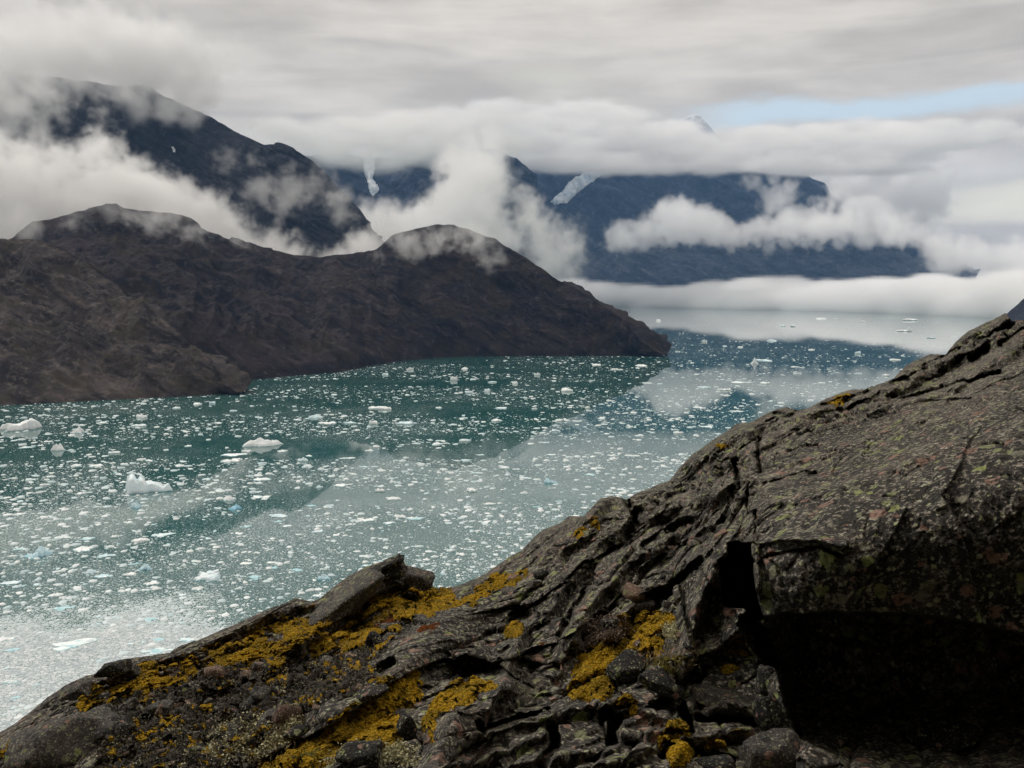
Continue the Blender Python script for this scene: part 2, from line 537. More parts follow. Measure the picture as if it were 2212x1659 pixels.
mountain("mountain", [(1120,640,13200),(1180,592,13300),(1250,560,13400),(1300,535,13500),(1350,514,13600),(1420,525,13600),(1500,535,13500),(1700,537,13300),(1850,535,13200),(1940,540,13100),(1970,562,13050),(2000,586,13000),(2040,620,13000),(2100,665,12950)],
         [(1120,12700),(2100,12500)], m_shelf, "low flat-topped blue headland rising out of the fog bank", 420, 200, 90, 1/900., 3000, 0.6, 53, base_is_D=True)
mountain("mountain_peak", [(1380,330,21000),(1440,285,21000),(1464,262,21000),(1482,254,21000),(1500,246,21000),(1513,250,21000),(1530,268,21000),(1570,315,21000),(1600,340,21000)],
         [(1380,19500),(1600,19500)], m_peak, "tiny snow dusted peak poking out above the cloud beside the blue gap", 160, 120, 120, 1/700., 2000, 0.8, 61, base_is_D=True)
mountain("hill", [(2060,790,2300),(2120,735,2350),(2175,682,2400),(2212,648,2450),(2300,570,2500),(2500,420,2600)],
         [(2060,2100),(2500,2000)], m_shelf, "grey blue slope showing behind the rock crest at the right edge", 160, 160, 7, 1/260., 1200, 0.9, 71, base_is_D=True)

# ------------------------------------------------------------------ clouds: real volumes built as voxel fields round traced puffs


def puffs(poly, n, D, R, seed, inset=0.5):
    """n puff centres (x, y, z, radius) filling a traced outline between two distances; D, R are (lo, hi)"""
    rg = np.random.default_rng(seed)
    poly = [(x * K, y * K) for x, y in poly]
    lo = np.min(poly, 0); hi = np.max(poly, 0)
    out = []
    while len(out) < n:
        p = rg.uniform(lo, hi, (n * 4, 2))
        r = rg.uniform(R[0], R[1], n * 4)
        dd = rg.uniform(D[0], D[1], n * 4)
        rpx = r / dd * FX
        ok = in_poly(p, poly) & (edge_dist(p, poly) > rpx * inset)
        q = at_dist(p[ok][:, 0], p[ok][:, 1], dd[ok])
        out += [tuple(a) + (b_,) for a, b_ in zip(q, r[ok])]
    return out[:n]


def path_puffs(pts, n, R, seed, spread=0.5):
    """puffs along a traced line of (u, v, D)"""
    rg = np.random.default_rng(seed)
    pts = np.asarray(pts, float)
    t = np.sort(rg.uniform(0, len(pts) - 1, n))
    q = np.stack([np.interp(t, np.arange(len(pts)), pts[:, k]) for k in range(3)], 1)
    r = rg.uniform(R[0], R[1], n)
    P = at_dist(q[:, 0] * K, q[:, 1] * K, q[:, 2]) + rg.normal(0, 1, (n, 3)) * (r * spread)[:, None]
    return [tuple(a) + (b_,) for a, b_ in zip(P, r)]


def cloud_group(res, lo, hi, nscale, amp, edge, detail, rough, mat, fine):
    ng = bpy.data.node_groups.new("cloud_field", 'GeometryNodeTree')
    ng.interface.new_socket("Geometry", in_out='INPUT', socket_type='NodeSocketGeometry')
    ng.interface.new_socket("Geometry", in_out='OUTPUT', socket_type='NodeSocketGeometry')
    t = NT(ng)
    gi = t.new('NodeGroupInput'); go = t.new('NodeGroupOutput')
    pos = t.new('GeometryNodeInputPosition').outputs[0]
    near = t.new('GeometryNodeSampleNearest', domain='POINT')
    t.l.new(gi.outputs[0], near.inputs['Geometry']); t.l.new(pos, near.inputs['Sample Position'])
    ra = t.new('GeometryNodeInputNamedAttribute', data_type='FLOAT'); ra.inputs[0].default_value = 'radius'
    sr = t.new('GeometryNodeSampleIndex', data_type='FLOAT', domain='POINT')
    t.l.new(gi.outputs[0], sr.inputs[0]); t.l.new(ra.outputs[0], sr.inputs['Value']); t.l.new(near.outputs[0], sr.inputs['Index'])
    sp = t.new('GeometryNodeSampleIndex', data_type='FLOAT_VECTOR', domain='POINT')
    t.l.new(gi.outputs[0], sp.inputs[0]); t.l.new(pos, sp.inputs['Value']); t.l.new(near.outputs[0], sp.inputs['Index'])
    dist = t.vmath('DISTANCE', pos, sp.outputs[0])
    f = t.math('SUBTRACT', 1.0, t.math('DIVIDE', dist, sr.outputs[0]))
    no = t.noise(pos, nscale, detail, rough, 0.6)
    f = t.math('ADD', f, t.math('MULTIPLY', t.math('SUBTRACT', no, 0.5), amp))
    no2 = t.noise(pos, nscale * fine, 4, 0.6, 0.2)
    f = t.math('ADD', f, t.math('MULTIPLY', t.math('SUBTRACT', no2, 0.5), amp * 0.65))
    dens = t.ss(f, 0.0, edge)
    vc = t.new('GeometryNodeVolumeCube')
    t.l.new(dens, vc.inputs['Density'])
    vc.inputs['Min'].default_value = lo; vc.inputs['Max'].default_value = hi
    for k, r in zip(('Resolution X', 'Resolution Y', 'Resolution Z'), res): vc.inputs[k].default_value = int(r)
    sm = t.new('GeometryNodeSetMaterial'); sm.inputs['Material'].default_value = mat
    t.l.new(vc.outputs[0], sm.inputs[0])
    t.l.new(sm.outputs[0], go.inputs[0])
    return ng


def cloud_material(name, density, colour=(1, 1, 1), g=0.0):
    m = bpy.data.materials.new(name)
    m.use_nodes = True
    t = NT(m.node_tree)
    t.n.clear()
    v = t.new('ShaderNodeVolumePrincipled')
    v.inputs['Color'].default_value = (*colour, 1)
    v.inputs['Density'].default_value = density
    v.inputs['Anisotropy'].default_value = g
    o = t.new('ShaderNodeOutputMaterial')
    t.l.new(v.outputs[0], o.inputs['Volume'])
    return m


VOX = 0


def cloud(name, P, voxel, nscale, amp, density, label, zs=1.0, edge=0.5, detail=5, rough=0.6, kind='stuff', fine=3.5, colour=(1, 1, 1)):
    """zs < 1 flattens the puffs: the field is built in a space stretched 1/zs in height"""
    global VOX
    P = np.asarray(P, float)
    c = P[:, :3].mean(0)
    L = (P[:, :3] - c) / np.array([1, 1, zs])
    r = P[:, 3]
    me = bpy.data.meshes.new(name)
    me.from_pydata([tuple(x) for x in L], [], [])
    at = me.attributes.new('radius', 'FLOAT', 'POINT')
    at.data.foreach_set('value', r.astype(np.float32))
    o = bpy.data.objects.new(name, me)
    COL.objects.link(o)
    o.location = c; o.scale = (1, 1, zs)
    pad = r.max() * (1.15 if amp < 1 else min(2.1, 1.1 + amp * 0.22))
    lo = L.min(0) - pad; hi = L.max(0) + pad
    res = np.maximum(((hi - lo) / np.array([voxel, voxel, voxel / zs * 0.6 if zs < 0.6 else voxel])).astype(int), 8)
    VOX += int(np.prod(res))
    mat = cloud_material(name + "_vapour", density, colour)
    ng = cloud_group(res, tuple(lo), tuple(hi), nscale, amp, edge, detail, rough, mat, fine)
    md = o.modifiers.new("field", 'NODES'); md.node_group = ng
    tag(o, label, 'fog' if 'fog' in name else 'cloud', kind=kind)
    return o


# bank between the headland and the steep left mountain
A = puffs([(-150,255),(60,300),(130,300),(200,285),(270,275),(315,325),(350,375),(400,395),(450,415),(510,450),(560,490),(640,520),(700,528),(800,490),(860,480),(880,560),(700,640),(400,600),(-150,640)], 330, (3450, 3900), (70, 120), 5, 0.95)
cloud("cloud_bank", A, 7, 1/190., 4.6, 0.016, "bright cloud bank filling the gap between headland and steep left mountain", edge=0.9, detail=8, rough=0.70)
# rags on the upper left flank and the cap that swallows the summit
A = path_puffs([(-100,230,4200),(0,230,4150),(50,215,4150),(90,260,4100)], 16, (60, 95), 6, 0.6)
A += path_puffs([(100,285,4100),(120,240,4100),(150,212,4150)], 8, (38, 62), 61, 0.5)
A += path_puffs([(200,280,4100),(215,240,4150),(235,215,4200),(260,205,4250)], 8, (36, 60), 62, 0.5)
cloud("cloud_rag", A, 8, 1/130., 4.6, 0.008, "torn rags of cloud hanging on the upper flank of the left mountain", edge=1.1, detail=8, rough=0.70)
A = puffs([(-200,40),(200,50),(400,80),(500,190),(450,222),(330,196),(200,176),(90,165),(0,160),(-200,160)], 110, (4300, 5000), (110, 190), 7, 0.5)
A += puffs([(-150,120),(110,130),(160,165),(90,215),(-150,260)], 26, (4300, 4700), (70, 120), 71, 0.4)
A += path_puffs([(-120,150,4700),(0,158,4700),(100,166,4700),(200,176,4650),(330,196,4600),(400,216,4550)], 60, (55, 100), 72, 0.55)
A += path_puffs([(-120,190,4300),(-30,220,4300),(10,200,4300),(20,270,4200)], 34, (55, 90), 73, 0.5)
cloud("cloud_cap", A, 14, 1/260., 4.0, 0.011, "grey cloud cap hiding the summit of the left mountain", edge=1.3, detail=7)
# thin veil low on the flank
A = path_puffs([(520,395,3900),(600,410,3850),(680,428,3850),(730,440,3900)], 26, (45, 75), 8, 0.6)
cloud("cloud_wisp", A, 7, 1/150., 5.5, 0.0045, "thin wisp of mist trailing across the flank of the left mountain", edge=1.0)
# mist on the headland's tops
A = path_puffs([(60,488,2880),(160,484,2890),(240,474,2890),(330,482,2900),(380,492,2930)], 34, (32, 55), 9, 0.7)
A += path_puffs([(430,500,3080),(520,530,3100)], 8, (25, 40), 10, 0.6)
cloud("cloud_wisp", A, 5, 1/100., 5.0, 0.006, "thin mist trailing over the left crest of the brown headland", edge=1.0)
A = path_puffs([(835,540,3080),(900,515,3110),(950,512,3100),(1010,528,3060),(1090,555,2990)], 40, (26, 50), 11, 0.8)
cloud("cloud_wisp", A, 5, 1/90., 5.0, 0.008, "thin mist trailing over the rounded summit of the headland", edge=1.0)
# cloud pillar in the middle
A = puffs([(690,335),(735,345),(745,400),(790,430),(830,440),(900,430),(940,400),(930,350),(960,310),(1060,320),(1095,360),(1085,410),(1110,470),(1160,520),(1215,560),(1190,580),(1100,560),(960,560),(800,560),(740,500),(700,420)], 210, (5200, 6600), (100, 180), 12, 0.9)
A += path_puffs([(1080,480,5600),(1130,530,5500),(1190,560,5400),(1215,572,5400)], 30, (80, 150), 121, 0.6)
A += path_puffs([(1000,340,6500),(1060,330,6500),(1090,370,6300)], 14, (80, 140), 122, 0.7)
cloud("cloud_bank", A, 11, 1/300., 4.6, 0.0065, "tall bright cloud welling up behind the headland's summit", edge=1.0, detail=8, rough=0.71)
# bank across the far massif, running out to the right
A = puffs([(1255,530),(1300,490),(1350,480),(1400,472),(1420,445),(1450,430),(1480,425),(1505,445),(1540,455),(1590,480),(1620,470),(1640,530),(1600,537),(1480,525),(1330,545)], 170, (11600, 12500), (150, 240), 13, 0.85)
A += puffs([(1580,470),(1640,455),(1700,440),(1760,440),(1800,438),(1860,440),(1930,455),(2000,480),(2060,510),(2300,515),(2300,615),(2040,600),(1960,545),(1900,535),(1600,533)], 230, (11600, 12600), (150, 260), 14, 1.15)
A += path_puffs([(1700,480,12200),(1790,452,12200),(1830,450,12200),(1890,465,12300),(1960,480,12300)], 34, (120, 200), 141, 0.5)
A += path_puffs([(1320,530,12000),(1450,518,12000),(1600,522,12000),(1900,520,12000)], 60, (60, 100), 142, 0.3)
cloud("cloud_bank", A, 22, 1/600., 4.4, 0.0050, "long white cloud bank lying across the far massif above the low headland", edge=0.9, detail=8, rough=0.70)
A = path_puffs([(1655,355,12500),(1665,400,12400),(1690,440,12300)], 26, (110, 180), 15, 0.5)
cloud("cloud_rag", A, 26, 1/500., 5.0, 0.0034, "loose rag of cloud drifting across the right half of the far massif", edge=1.0)
A = puffs([(1800,350),(1900,360),(2000,365),(2035,380),(2045,440),(2030,500),(1850,480),(1810,420)], 60, (15000, 17000), (260, 420), 17, 0.5)
cloud("cloud_tower", A, 40, 1/900., 3.5, 0.0030, "pale puffed cloud standing behind the far bank, left of the bright opening", edge=0.7)
# stratus sheet that cuts off the far summits
A = puffs([(600,300),(700,270),(860,255),(1000,215),(1300,215),(1440,250),(1500,278),(1560,272),(1700,266),(1900,255),(2400,262),(2400,312),(2080,318),(1960,380),(1600,378),(1300,380),(1080,370),(1000,300)], 480, (12700, 15500), (300, 450), 19, 0.22)
A += puffs([(560,250),(700,250),(860,235),(1000,225),(1120,250),(1130,345),(1000,352),(860,372),(700,365),(560,330)], 160, (7600, 8700), (180, 280), 20, 0.2)
A += puffs([(1060,325),(1300,335),(1700,340),(1850,350),(1850,385),(1680,368),(1300,372),(1060,372)], 130, (12500, 13200), (260, 340), 23, 0.12)
cloud("stratus_sheet", A, 55, 1/1000., 2.2, 0.0045, "flat grey stratus sheet cutting off the far summits below the blue gap", zs=0.3, edge=1.1, detail=7)
# sea fog
A = []
rg = np.random.default_rng(3)
for i in range(330):
    t = rg.uniform(0, 1)
    D0 = np.interp(t, [0, 0.12, 1], [12350, 12000, 7300])
    Dd = D0 + 420 + (19000 - D0) * rg.uniform(0, 1) ** 2.2
    u = 560 + t * 520
    p = at_dist(np.array(u), np.array(292.), Dd)
    p[2] = rg.uniform(10, 205)
    A.append((p[0], p[1], p[2], rg.uniform(380, 520)))
cloud("fog_bank", A, 60, 1/1400., 0.7, 0.0065, "flat white fog bank lying on the far water below the blue headland", zs=0.42, edge=0.4, detail=3)
# ------------------------------------------------------------------ air
m_haze = bpy.data.materials.new("air")
m_haze.use_nodes = True
nt = NT(m_haze.node_tree)
nt.n.clear()
v = nt.new('ShaderNodeVolumePrincipled')
v.inputs['Color'].default_value = (0.30, 0.56, 1.0, 1)
v.inputs['Density'].default_value = 1.6e-5
o = nt.new('ShaderNodeOutputMaterial')
nt.l.new(v.outputs[0], o.inputs['Volume'])
hx, hy0, hy1, hz0, hz1 = 30000, -2500, 26000, -60, 3600
hv = [(-hx,hy0,hz0),(hx,hy0,hz0),(hx,hy1,hz0),(-hx,hy1,hz0),(-hx,hy0,hz1),(hx,hy0,hz1),(hx,hy1,hz1),(-hx,hy1,hz1)]
hq = [(0,3,2,1),(4,5,6,7),(0,1,5,4),(1,2,6,5),(2,3,7,6),(3,0,4,7)]
haze = obj("haze", mesh_np("haze", hv, hq, smooth=False), m_haze)
tag(haze, "faint blue air between the camera and the far mountains", "haze", kind="stuff")
print("VOXELS", VOX)


# glaciers and snow patches lie on the rock they were laid down on
m_glacier, nt, b = material("glacier_ice")
pos = nt.new('ShaderNodeNewGeometry').outputs['Position']
gn = nt.noise(nt.vmath('MULTIPLY', pos, (1, 1, 0.4)), 1 / 160., 6, 0.65, 0.4)
nt.put(b.inputs['Base Color'], nt.mix(nt.ss(gn, 0.35, 0.65), (0.40, 0.50, 0.58), (0.80, 0.82, 0.84)))
b.inputs['Roughness'].default_value = 0.7
nt.put(b.inputs['Normal'], nt.bump(gn, 0.8, 40.0))


def project(P):
    q = P - np.array([0, 0, HC])
    f = q[..., 1] * CP - q[..., 2] * SP
    y = q[..., 1] * SP + q[..., 2] * CP
    f = np.where(np.abs(f) < 1e-6, 1e-6, f)
    return 512 + FX * q[..., 0] / f, 384 - FX * y / f


def on_rock(name, P, poly, lift, mat, label, cat, wob=6.0):
    """a sheet of ice with thickness on the faces of a mountain that lie inside a traced outline"""
    U, V = project(P)
    C = np.stack([U, V], -1) / K
    C = C + wob * np.stack([fbm(P / 300., 3, 91), fbm(P / 300., 3, 92)], -1)
    m = in_poly(C.reshape(-1, 2), poly).reshape(U.shape)
    m[int(P.shape[0] * 0.82):] = False
    fm = m[:-1, :-1] & m[1:, :-1] & m[:-1, 1:] & m[1:, 1:]
    if not fm.any(): return
    N = normals(P)
    e = edge_dist(C.reshape(-1, 2), poly).reshape(U.shape)
    Q = P + N * (lift * np.clip(e / 6, 0.15, 1))[..., None]
    B = P - N * lift * 0.5
    quads = grid_quads(*U.shape, mask=fm)
    n = U.size
    ij = np.argwhere(fm)
    side = []
    for i, j in ij:
        a, b_, c, d_ = i * U.shape[1] + j, i * U.shape[1] + j + 1, (i + 1) * U.shape[1] + j + 1, (i + 1) * U.shape[1] + j
        for (di, dj, p0, p1) in ((-1, 0, a, b_), (1, 0, c, d_), (0, -1, d_, a), (0, 1, b_, c)):
            ii, jj = i + di, j + dj
            if ii < 0 or jj < 0 or ii >= fm.shape[0] or jj >= fm.shape[1] or not fm[ii, jj]:
                side.append((p0, p1, p1 + n, p0 + n))
    allq = np.concatenate([quads, quads[:, ::-1] + n, np.array(side)])
    used, inv_ = np.unique(allq, return_inverse=True)
    VV = np.concatenate([Q.reshape(-1, 3), B.reshape(-1, 3)])[used]
    o = obj(name, mesh_np(name, VV, inv_.reshape(-1, 4)), mat)
    return tag(o, label, cat)


on_rock("glacier", Pd, [(782,335),(808,335),(812,365),(806,385),(816,400),(820,415),(806,426),(796,415),(790,385)], 25, m_glacier,
        "narrow white hanging glacier falling through the cloud hole in the middle", "glacier", 4)
on_rock("glacier", Pe, [(1285,350),(1320,350),(1295,385),(1270,405),(1245,420),(1225,438),(1200,446),(1185,438),(1200,420),(1230,392),(1260,370)], 40, m_glacier,
        "broad pale glacier tongue sloping down the left side of the far massif", "glacier", 4)
on_rock("snow_patch", Pc, [(368,314),(377,316),(383,326),(381,334),(375,330)], 6, m_glacier, "small white snow patch on the steep left mountain's flank", "snow patch", 2)
on_rock("snow_patch", Pe, [(1465,362),(1500,364),(1484,374)], 25, m_glacier, "little snow patch at the far massif's cloud line", "snow patch", 1)

# ------------------------------------------------------------------ ice
m_ice, nt, b = material("floe_ice")
g = nt.new('ShaderNodeNewGeometry')
oi = nt.new('ShaderNodeObjectInfo')
geo_n = nt.noise(g.outputs['Position'], 0.35, 5, 0.6)
tint = nt.mix(nt.ss(oi.outputs['Random'], 0.55, 1.0), (0.84, 0.89, 0.90), (0.60, 0.80, 0.87))
c = nt.mix(nt.ss(geo_n, 0.4, 0.7), tint, (0.90, 0.92, 0.92))
wet = nt.ss(nt.math('ADD', nt.sep(g.outputs['Position'])[2], nt.math('MULTIPLY', geo_n, 0.5)), 0.3, 0.75)
c = nt.mix(wet, (0.30, 0.56, 0.62), c)
nt.put(b.inputs['Base Color'], c)
b.inputs['Roughness'].default_value = 0.55
nt.put(b.inputs['Normal'], nt.bump(geo_n, 0.5, 0.8))


def berg_material(name, a, bb, deep, stripes=0.0):
    m, nt, b = material(name)
    tco = nt.new('ShaderNodeTexCoord').outputs['Object']
    n = nt.noise(tco, 0.22, 6, 0.65, 0.3)
    c = nt.mix(nt.ss(n, 0.36, 0.64), a, bb)
    if stripes:
        s = nt.new('ShaderNodeTexWave', wave_type='BANDS', bands_direction='X')
        nt.put(s.inputs['Vector'], tco); s.inputs['Scale'].default_value = stripes
        s.inputs['Distortion'].default_value = 2.5; s.inputs['Detail'].default_value = 3
        c = nt.mix(nt.math('MULTIPLY', nt.ss(s.outputs['Fac'], 0.62, 0.95), 0.55), c, (0.42, 0.50, 0.55))
    z = nt.sep(tco)[2]
    c = nt.mix(nt.ss(nt.math('ADD', z, nt.math('MULTIPLY', n, 1.5)), 0.7, 1.9), deep, c)
    nt.put(b.inputs['Base Color'], c)
    b.inputs['Roughness'].default_value = 0.5
    nt.put(b.inputs['Normal'], nt.bump(nt.noise(tco, 0.5, 7, 0.68), 0.6, 1.5))
    return m


m_berg_white = berg_material("berg_white", (0.86, 0.87, 0.87), (0.76, 0.82, 0.85), (0.40, 0.66, 0.72))
m_berg_blue = berg_material("berg_blue", (0.62, 0.80, 0.87), (0.46, 0.69, 0.79), (0.20, 0.50, 0.62))
m_berg_castle = berg_material("berg_castle", (0.80, 0.87, 0.90), (0.64, 0.79, 0.85), (0.30, 0.62, 0.68))
m_berg_vivid = berg_material("berg_vivid", (0.40, 0.66, 0.78), (0.22, 0.52, 0.70), (0.10, 0.36, 0.50))
m_berg_stripe = berg_material("berg_stripe", (0.86, 0.87, 0.87), (0.78, 0.83, 0.85), (0.40, 0.66, 0.72), 0.42)


def berg_mesh(w, dpt, h, seed, form='dome', nr=40, nc=88):
    """closed body: an outline with a height field on it and a keel under the water line"""
    a = np.linspace(0, 2 * np.pi, nc, endpoint=False)
    ring = 1 + 0.9 * fbm(np.stack([np.cos(a) * 0.9, np.sin(a) * 0.9, np.full(nc, seed * 3.1)], -1), 4, seed, 0.55)
    ring /= ring.max()
    r = np.linspace(0, 1, nr) ** 0.8
    X = (r[:, None] * np.cos(a) * ring) * w / 2
    Y = (r[:, None] * np.sin(a) * ring) * dpt / 2
    xn, yn = X / (w / 2), Y / (dpt / 2)
    q = np.stack([xn * 1.8, yn * 1.8, np.full_like(xn, seed * 1.7)], -1)
    n = fbm(q, 5, seed + 3, 0.55)
    fv, fc = facets(q * 1.6, seed + 5, 0.9)
    edge = np.clip((1 - r[:, None]) / 0.12, 0, 1) ** 0.6 * np.ones_like(xn)
    if form == 'dome':
        z = (1 - 0.75 * r[:, None] ** 2) * (0.75 + 0.5 * n + 0.25 * fv)
    elif form == 'castle':
        tower = np.clip(1 - np.abs(xn + 0.34) / 0.30, 0, 1) ** 0.16 * np.clip(1.1 - np.abs(yn) / 0.75, 0, 1) ** .25
        notch = 1 - 0.35 * np.exp(-((xn + 0.28) / 0.07) ** 2)
        mid = 0.40 * np.clip(1 - np.abs(xn - 0.12) / 0.46, 0, 1) ** 0.5
        tail = 0.36 * np.exp(-((xn - 0.62) / 0.13) ** 2) + 0.28 * np.exp(-((xn - 0.86) / 0.1) ** 2)
        z = np.maximum(np.maximum(tower * notch, mid), np.maximum(tail, 0.16)) + 0.07 * n + 0.07 * fv
    elif form == 'peak':
        z = np.clip(1.1 - 1.25 * np.hypot((xn - 0.12) * 1.15, yn * 0.9), 0.12, 2) ** 1.2 + 0.22 * n + 0.25 * fv
    elif form == 'wedge':
        z = 0.35 + 0.55 * np.clip(0.5 + 0.5 * xn + 0.5 * np.tanh((yn + 0.2) * 4) * 0.5, 0, 1) + 0.15 * fv + 0.1 * n
    elif form == 'hump':
        z = 0.42 + 0.58 * np.exp(-((xn - 0.30) / 0.36) ** 2) + 0.2 * np.exp(-((xn + .5) / .3) ** 2) + 0.14 * n + 0.1 * fv
    else:   # floe
        z = 0.75 + 0.5 * n + 0.28 * fv
        edge = np.clip((1 - r[:, None]) / 0.05, 0, 1) ** 0.5 * np.ones_like(xn)
    Z = np.maximum(z, 0.08) * h * edge
    Z[-1] = -0.02 * h - 0.05
    V = np.stack([X, Y, Z], -1)
    keel = V[-1:] * np.array([0.9, 0.9, 1]) + np.array([0, 0, -0.5])
    V = np.concatenate([V, keel])
    n_r = nr + 1
    i = np.arange(n_r * nc).reshape(n_r, nc)
    j = np.roll(i, -1, 1)
    q = np.stack([i[:-1], i[1:], j[1:], j[:-1]], -1).reshape(-1, 4)
    q = q[nc:]
    tri = np.stack([np.zeros(nc, int), i[1], j[1]], -1)
    cap = len(V.reshape(-1, 3))
    Vf = np.concatenate([V.reshape(-1, 3), [[0, 0, -0.5]]])
    trib = np.stack([np.full(nc, cap), j[-1], i[-1]], -1)
    return mesh_np("ice", Vf, q, np.concatenate([tri, trib]), smooth=False)


ICE_AT = []          # u, v, width in px of everything placed, so that floes keep apart


def put_ice(name, u, v, wpx, hpx, form, mat, label, cat, depth=0.7, seed=1, group=None, rot=0.0):
    p = on_water(np.array(u), np.array(v))
    D = float(np.linalg.norm(p - np.array([0, 0, HC])))
    wm = wpx * D / FX
    sin_e = HC / D
    dm = wm * depth
    hm = max((hpx * D / FX - dm * sin_e * (0.55 if form != 'floe' else 0.9)) / math.sqrt(1 - sin_e ** 2), 0.02 * wm, 0.2)
    wm *= 1.06; dm *= 1.08
    o = obj(name, berg_mesh(wm, dm, hm, seed, form), mat)
    o.location = (p[0], p[1], 0)
    o.rotation_euler = (0, 0, -math.atan2(p[0], p[1]) + rot)
    ICE_AT.append((u, v, wpx))
    return tag(o, label, cat, group)


bergs = [
    (c3(780, 612), 54, 21, 'castle', m_berg_castle, "tall castle-shaped pale blue iceberg with a flat tower", 0.55, 4),
    (c3(120, 288), 40, 9.5, 'hump', m_berg_white, "white humped iceberg near the left edge, off the brown spur", 0.6, 8),
    (c3(1398, 372), 44, 9.5, 'dome', m_berg_stripe, "low domed white iceberg with dark vertical grooves in its side", 0.5, 12),
    (c3(207, 958), 27, 9.5, 'peak', m_berg_blue, "pointed light blue iceberg near the left edge, below the castle-shaped one", 0.6, 16),
    (c3(1247, 710), 17, 5.5, 'peak', m_berg_vivid, "small vivid blue iceberg right of the castle-shaped iceberg", 0.6, 21),
    (c3(1215, 660), 16, 5, 'dome', m_berg_white, "small white ice lump just behind the vivid blue iceberg", 0.6, 22),
    (c3(1105, 1080), 38, 9.5, 'wedge', m_berg_castle, "wedge-shaped pale iceberg split by a groove, left of the tilted dark slab", 0.6, 25),
    (c3(765, 1028), 15, 6, 'peak', m_berg_blue, "small bluish pointed ice block left of the wedge-shaped iceberg", 0.7, 27),
    (c3(718, 702), 11, 6, 'peak', m_berg_blue, "small blue-white ice block in front of the castle-shaped iceberg", 0.7, 29),
    (c3(415, 306), 14, 6, 'peak', m_berg_white, "little white ice peak right of the humped iceberg", 0.6, 31),
    (c3(305, 398), 14, 7, 'dome', m_berg_white, "little white stepped berg below the humped iceberg", 0.6, 33),
    (c4(1025, 880), 17, 5.5, 'dome', m_berg_blue, "smooth pale berg just under the reflection of the blue gap", 0.6, 35),
    (c7(712, 398), 9, 5, 'peak', m_berg_white, "small white berg off the headland's point, beside a long floe", 0.6, 37),
    (c3(1720, 1080), 15, 6, 'dome', m_berg_blue, "bluish berg just left above the tilted dark slab", 0.6, 39),
]
for (uv, wp, hp, form, mt, lab, dep, sd) in bergs:
    put_ice("iceberg", uv[0], uv[1], wp, hp, form, mt, lab, "iceberg", dep, sd)

floes = [(c3, x, y, w_, h_) for x, y, w_, h_ in [
    (1240,418,150,16),(1235,450,115,25),(850,842,150,30),(750,872,110,32),(440,918,120,26),(555,953,105,20),(690,1056,90,26),(560,1060,105,26),(475,1042,75,24),
    (800,1100,90,26),(50,1098,105,22),(100,1118,70,14),(1045,1128,80,22),(1350,1065,80,16),(1345,1082,62,14),(1310,995,90,22),(1440,990,62,16),(1450,1017,60,14),(1580,1027,80,16),
    (1690,1165,76,24),(1940,1006,70,16),(1690,827,86,22),(1945,764,80,22),(2120,748,66,24),(2090,651,82,22),(2065,781,64,16),(1465,742,136,22),(1385,641,116,24),(1390,548,100,16),
    (1365,568,62,12),(1095,549,56,14),(1820,578,108,20),(1690,590,50,20),(2010,611,62,22),(1855,436,106,14),(1610,449,62,22),(1965,397,60,16),(1500,400,80,18),(1310,403,56,20),
    (1745,250,120,18),(1670,219,86,22),(2005,169,122,18),(1855,249,72,16),(1975,252,56,24),(2145,250,110,18),(740,264,82,18),(755,218,62,22),(605,408,62,18),(410,475,62,14),(505,477,86,14),
    (430,625,56,18),(105,735,78,20),(345,858,66,16),(460,862,80,18),(610,855,54,18),(105,918,66,14),(60,958,60,14),(1300,800,70,14),(1520,798,60,16),(1480,772,60,12),(1430,1290,60,14),
    (790,1293,112,22),(340,1228,100,22),(300,1163,64,24),(650,1143,66,20),(770,1137,56,16),(1240,187,40,10),(1130,145,40,14),(940,170,52,14),(500,320,60,10),(150,380,80,10),(240,580,50,16),
    (1640,425,50,10),(1930,483,60,12),(1650,690,60,8),(1750,690,60,20),(2180,755,60,14)]]
floes += [(c5, x, y, w_, h_) for x, y, w_, h_ in [(390,662,212,38),(840,697,160,30),(985,642,92,30),(62,866,82,26),(70,695,84,20),(90,950,60,16),(835,640,70,22),(30,640,110,26),(720,240,70,14)]]
floes += [(c4, x, y, w_, h_) for x, y, w_, h_ in [(105,968,96,24),(570,921,76,30),(880,938,56,28),(650,1107,96,22),(245,1085,106,22),(145,1076,78,28),(80,1113,78,18),(440,1275,68,30),(505,1299,72,24),(485,1331,60,20),
    (270,1398,104,24),(745,436,90,16),(1125,333,86,26),(175,526,130,24),(370,646,92,20),(525,629,84,20),(995,641,72,14),(1060,571,62,18),(1560,186,92,14),(465,269,52,26),(660,337,48,20),(555,346,50,18),
    (825,290,46,20),(955,241,40,18),(1425,209,90,12),(205,209,48,16),(530,206,48,14),(1080,511,50,18),(710,510,90,20),(1250,435,50,14),(1330,497,50,14),(1780,583,62,18),(2050,328,80,14),(1940,315,90,12),
    (2070,362,60,10),(1950,546,90,10),(890,850,70,14),(1270,828,84,14),(1520,858,60,12),(1235,1027,56,18),(760,790,80,24),(640,745,60,10),(540,743,90,8),(620,713,66,10),(575,1225,60,14),(665,1002,80,20),
    (460,1258,60,14),(1040,712,70,12),(1090,985,50,10),(950,1018,54,12),(1690,128,40,12),(60,240,50,14),(690,285,60,12),(60,440,100,26),(375,435,44,14),(940,442,50,12),(1600,290,70,8)]]
